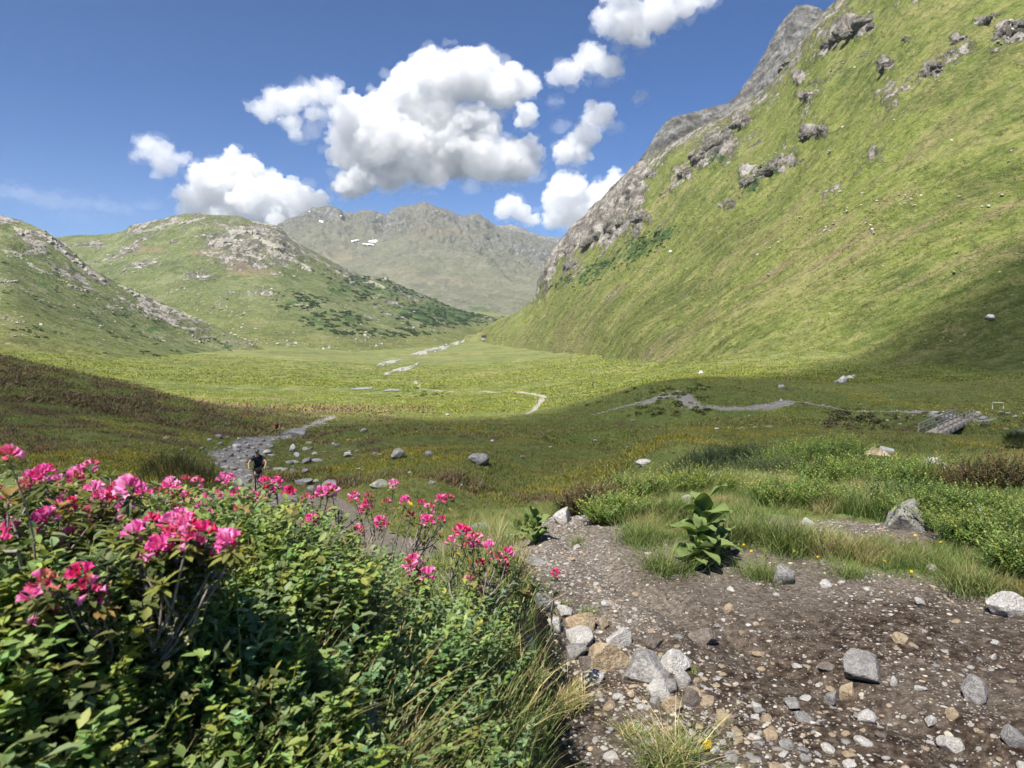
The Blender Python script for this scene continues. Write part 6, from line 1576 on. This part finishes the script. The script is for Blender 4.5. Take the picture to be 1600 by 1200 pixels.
# ------------------------------------------------------------------ crags, rocks and scrub on the hillsides
def slope_pts(Lf, r, n, cond, xr, yr):
    """random surface points of a hillside that fall in a window of the view"""
    out, nn = [], []
    m = (Lf.ix > xr[0]) & (Lf.ix < xr[1]) & (Lf.iy > yr[0]) & (Lf.iy < yr[1]); idx = np.nonzero(m)[0]
    w = cond(Lf.ix[idx], Lf.iy[idx], Lf.Gf[idx]) * np.where(True, 1., 1.)
    k = r.choice(len(idx), n, p=w / w.sum()); return Lf.Gf[idx[k]] , Lf.Nf[idx[k]]
def hillside_rocks():
    r = np.random.default_rng(17); B = Batch(); tv = [rock_mesh(760 + k, 2, .8, (.75, .65), .08) for k in range(5)]
    pal = np.array([(.29, .275, .25), (.22, .21, .19), (.16, .15, .135), (.34, .32, .285), (.25, .215, .18)])
    cl = lambda s, sd, th: (lambda x, y, G: np.clip(fbm(G / s, 4, seed=sd) - th, 0, 1) ** 1.5 + .004)
    for Lf, n, cond, xr, yr, s0, s1 in [(LR, 1500, cl(60., 301, .08), (850, 1620), (0, 430), .2, 1.1), (LR, 90, lambda x, y, G: np.ones(len(x)), (1000, 1620), (440, 600), .12, .4), (LA, 900, cl(50., 302, .05), (-20, 520), (335, 540), .3, 1.7), (LB, 1700, cl(90., 303, .05), (90, 700), (335, 560), .6, 3.4)]:
        p_, n_ = slope_pts(Lf, r, n, cond, xr, yr); s = s0 * (s1 / s0) ** r.uniform(size=n) ** 1.8; p_ = p_ + r.normal(0, 1.2, (n, 3)) * np.array([1, 1, 0]); k = r.integers(5, size=n)
        c = pal[r.integers(len(pal), size=n)] * r.uniform(.7, 1.15, (n, 1))
        for j in range(5):
            m = k == j; B.add(tv[j][0], tv[j][1], p_[m], r.uniform(0, 6.3, m.sum()), s[m][:, None] * r.uniform(.7, 1.3, (m.sum(), 3)), c[m], r.normal(0, .3, (m.sum(), 2)))
    tag(obj('scree', B.mesh('scree', M_PEB, sm=False)), 'pale stones strewn over the hillsides', 'scree', None, 'stuff')
hillside_rocks()
mm = Mat('dark_crag'); _q = mm.pos(); _a = mm.noise(_q, .5, 8, .72); _b = mm.noise(mm.map(_q, (1, 1, 3.5), (.3, .25, 0)), 1.1, 6, .75)
_c = mm.ramp(_a, [(.36, (.035, .032, .03)), (.48, (.085, .08, .072)), (.57, (.15, .142, .128)), (.68, (.24, .23, .21))]); _c = mm.mix(mm.rng(_b, .5, .36, 0, .85), _c, (.028, .025, .023))
_c = mm.mix(mm.math('MULTIPLY', mm.rng(mm.sep(mm.normal())[2], .72, .9), mm.rng(_a, .42, .55)), _c, (.10, .13, .03))
M_CRAG = mm.done(mm.bsdf(_c, .9, .15, mm.bump(_b, .9, 1.2)))
def crag(label, px, py, wpx, hpx, seed, Lf=None, mat=None, tilt=.24, group='dark crags on the green mountainside'):
    Lf = Lf or LR; r = np.random.default_rng(seed); pt, n_ = Lf.at(px, py); k = pt[1] / F; w, h = wpx * k / 2, hpx * k
    n_h = np.array([n_[0], n_[1], 0]); n_h /= np.linalg.norm(n_h); t_ = np.array([-n_h[1], n_h[0], 0])
    Pz = Parts()
    for i in range(int(9 + wpx / 3.5)):
        V, f = rock_mesh(seed * 31 + i, 3, 1., (.75, .8), .12); a = -1 + 2 * i / (int(9 + wpx / 3.5) - 1); s = h * r.uniform(.28, .62)
        ang = r.uniform(0, 6.3); M = np.array([[math.cos(ang), -math.sin(ang), 0], [math.sin(ang), math.cos(ang), 0], [0, 0, 1]])
        c = t_ * a * w * .9 + np.array([0, 0, a * w * .35 * np.sign(t_[0] + 1e-9) + r.uniform(-.3, .3) * h * (1 - abs(a))]) - n_ * s * .35
        q_, _n2 = Lf.at(px + a * wpx * .48, py - a * wpx * tilt + r.normal() * hpx * .22); c = q_ - pt - _n2 * s * .62
        V = (V * s * np.array([1.15, 1.15, 1.0])) @ M.T; V = V * (1 + .20 * fbm(V / (s * .45) + i, 4, seed=seed))[:, None]; Pz.add(V + c, f)
    for a in np.linspace(-.95, .95, int(4 + 4 * wpx / hpx)):
        q_, _n2 = Lf.at(px + a * wpx * .48, py - a * wpx * tilt); V, f = rock_mesh(seed * 7, 2, 1., (.9, .8), .1); Pz.add(V * h * .5 + q_ - pt - _n2 * h * .24, f)
    o = obj('rock_crag', Pz.mesh('rock_crag', mat or M_CRAG, False), None, pt); return tag(o, label, 'crag', group)
for i, (x, y, w, h, lab) in enumerate([(1330,45,62,26,'longest dark crag near the upper end of the mountainside'),(1298,66,26,17,'dark crag stepping down to the left of the longest one'),(1180,276,42,20,None),(1212,262,30,13,None),(1120,222,40,24,None),(1095,248,26,18,None),(1460,108,26,14,None),(1578,48,46,22,'pale streaked crag at the upper right corner of the mountainside'),(1272,205,36,13,None),(1385,100,18,12,None),(1268,130,18,10,None),(1070,268,24,14,None),(1012,272,22,12,None),(1500,62,22,9,None),(1545,30,28,12,None),(1000,340,22,14,None),(960,352,24,18,None),(925,375,22,20,None),(1258,150,16,9,None),(1160,190,24,14,None),(1225,100,22,18,None),(1245,255,22,9,None),(1140,325,16,6,None),(890,415,18,18,None),(1310,110,14,7,None),(1420,60,20,9,None),(1480,85,26,9,None),(1180,225,22,9,None),(1350,85,20,8,None),(1040,300,20,9,None)]):
    crag(lab or 'dark rock outcrop in the grass of the mountainside', x, y, w, h * .85, 40 + i)
M_PALECRAG = rock_mat('pale_crag', [(.09, .085, .08), (.19, .18, .165), (.29, .275, .25), (.40, .385, .355)], lichen=(.12, .14, .05), sc=.12)
for i, (x, y, w, h, tl) in enumerate([(75,372,26,9,-.3),(110,400,30,10,-.4),(35,360,22,8,-.1),(150,430,26,8,-.3),(205,455,34,9,-.25),(262,482,36,11,-.25),(285,490,26,9,-.2),(60,420,22,6,-.2),(20,395,26,8,-.1),(120,450,20,5,-.2),(330,470,18,5,-.1),(15,440,22,6,0),(180,480,22,5,-.1)]):
    crag('pale broken rock outcrop on the lower hill', x, y, w * 1.1, h * 1.5, 90 + i, LA, M_PALECRAG, tl, 'pale outcrops on the lower hill')
for i, (x, y, w, h, tl) in enumerate([(380,362,40,9,-.05),(420,380,36,10,-.2),(350,378,34,9,0),(440,400,34,9,-.2),(300,345,40,6,.1),(395,400,30,8,-.1),(470,412,30,8,-.25),(330,395,26,6,0),(260,352,36,6,.15),(500,405,24,6,-.3),(410,350,30,5,-.1),(230,360,28,5,.1),(540,432,24,6,-.25),(480,480,20,6,-.1),(590,445,22,5,-.2)]):
    crag('grey rock outcrop on the rounded rocky hill', x, y, w * 1.1, h * 1.5, 120 + i, LB, M_PALECRAG, tl, 'grey outcrops on the rocky hill')
def clump(seed):
    """a bush made of many small leaf-sized faces"""
    r = np.random.default_rng(seed); n = 90; d = r.normal(size=(n, 3)); d /= np.linalg.norm(d, axis=1, keepdims=True); d[:, 2] = np.abs(d[:, 2]) * .8
    c = d * (r.uniform(.45, 1., n) ** .6)[:, None] * (1 + .3 * pn(d * 2 + seed, seed))[:, None]
    q = r.normal(size=(n, 4, 3)) * .17 + c[:, None]; return q.reshape(-1, 3), np.arange(n * 4).reshape(n, 4), np.repeat(np.stack([r.uniform(.6, 1.4, n)] * 3, -1), 4, 0)
CL = [clump(k) for k in range(4)]
def hillside_scrub():
    r = np.random.default_rng(18); B = Batch()
    win = lambda sp: (lambda x, y, G: np.maximum.reduce([spot(x, y + (x - cx) * sl, cx, cy, rx, ry) for cx, cy, rx, ry, sl in sp]) * (smooth(-.1, .2, fbm(G / 18., 3, seed=305))) + 1e-6)
    for Lf, n, cond, xr, yr, s0, s1, cols in [
        (LR, 420, win([(1000,385,55,22,.45),(930,425,40,18,.45),(1040,365,26,14,.45),(1195,268,24,14,.5),(1180,290,16,10,.5),(880,440,20,10,.5),(1120,250,20,14,.5),(1215,255,14,8,.4)]), (850, 1300), (200, 480), .6, 2.0, [(.03, .06, .02), (.045, .085, .025), (.025, .045, .02)]),
        (LB, 1500, win([(690,490,90,22,0),(560,450,70,24,-.25),(520,500,60,16,0),(640,455,60,12,-.3),(470,470,40,18,0),(600,520,90,8,0),(730,487,50,8,0)]), (380, 790), (400, 540), 1.4, 4.2, [(.03, .06, .02), (.05, .09, .03), (.025, .045, .02)]),
        (LA, 260, lambda x, y, G: np.clip(fbm(G / 30., 4, seed=306) - .12, 0, 1) + 1e-6, (0, 460), (400, 560), .7, 1.8, [(.04, .075, .025), (.055, .09, .03)])]:
        p_, n_ = slope_pts(Lf, r, n, cond, xr, yr); s = s0 * (s1 / s0) ** r.uniform(size=n); c = mixcol(r, n, cols, None, .25); k = r.integers(4, size=n)
        for j in range(4):
            m = k == j; B.add(CL[j][0], CL[j][1], p_[m], r.uniform(0, 6.3, m.sum()), s[m][:, None] * np.array([1.2, 1.2, .8]), c[m], None, CL[j][2])
    # bushes on the sunlit valley floor and the gully banks
    for px0, px1, py0, py1, n, s0, s1, cols in [(620, 700, 606, 622, 22, .5, 1.1, [(.11, .15, .05)]), (840, 960, 604, 640, 30, .25, .6, [(.13, .17, .06), (.17, .20, .06)]), (980, 1110, 602, 650, 70, .25, .6, [(.13, .16, .06), (.16, .19, .07)]), (1290, 1380, 640, 672, 60, .25, .65, [(.13, .15, .065), (.16, .14, .08)]), (1380, 1480, 645, 672, 30, .2, .5, [(.14, .16, .08)]), (1500, 1640, 645, 672, 30, .2, .5, [(.14, .17, .08)])]:
        g = on_ground(r.uniform(px0, px1, n), r.uniform(py0, py1, n), 20); k = r.integers(4, size=n); s = r.uniform(s0, s1, n); c = mixcol(r, n, cols, None, .25)
        for j in range(4):
            m = k == j; B.add(CL[j][0], CL[j][1], g[m], r.uniform(0, 6.3, m.sum()), s[m][:, None] * np.array([1.2, 1.2, .75]), c[m], None, CL[j][2])
    tag(obj('scrub', B.mesh('scrub', M_MEADOW)), 'dark green scrub on the hillsides and along the gully', 'scrub', None, 'stuff')
hillside_scrub()
def hillside_tussocks():
    r = np.random.default_rng(19); B = Batch(); tv = [tuft(240 + k, 7, .5, .22, .8, 2, .3, .3) for k in range(4)]
    for Lf, n, xr, yr, s0, s1, cols in [(LR, 26000, (820, 1620), (250, 620), .5, 1.5, [(.10, .115, .034), (.06, .07, .024), (.17, .15, .066), (.09, .08, .04), (.14, .155, .045)])]:
        p_, n_ = slope_pts(Lf, r, n, lambda x, y, G: np.clip(.25 + fbm(G / np.array([30., 9., 22.]), 4, seed=310), .02, 1), xr, yr)
        p_ = p_ + r.normal(0, .5, (n, 3)) * np.array([1, 1, 0]); d_ = p_[:, 1]
        s = s0 * (s1 / s0) ** r.uniform(size=n) * np.clip(d_ / 350, .6, 1.8); k = r.integers(4, size=n); c = mixcol(r, n, cols, None, .2)
        for j in range(4):
            m = k == j; B.add(tv[j][0], tv[j][1], p_[m] - np.array([0, 0, .05]), r.uniform(0, 6.3, m.sum()), s[m], c[m], None, tv[j][2])
    tag(obj('tussock_grass', B.mesh('tussock_grass', M_MEADOW)), 'tussocks of dry and green grass over the sunlit mountainside', 'grass', None, 'stuff')
hillside_tussocks()
obj_t = obj('ground', mesh_from('ground', np.stack([TX, TY, TZ], -1).reshape(-1, 3), grid_faces(*TX.shape), TER_MAT, True,
    {'path': TNM.ravel(), 'trail': TTR.ravel(), 'heath': heath.ravel(), 'yellow': yel.ravel(), 'gully': gul.ravel(), 'far': far.ravel()}))
tag(obj_t, None, None, None, 'structure')
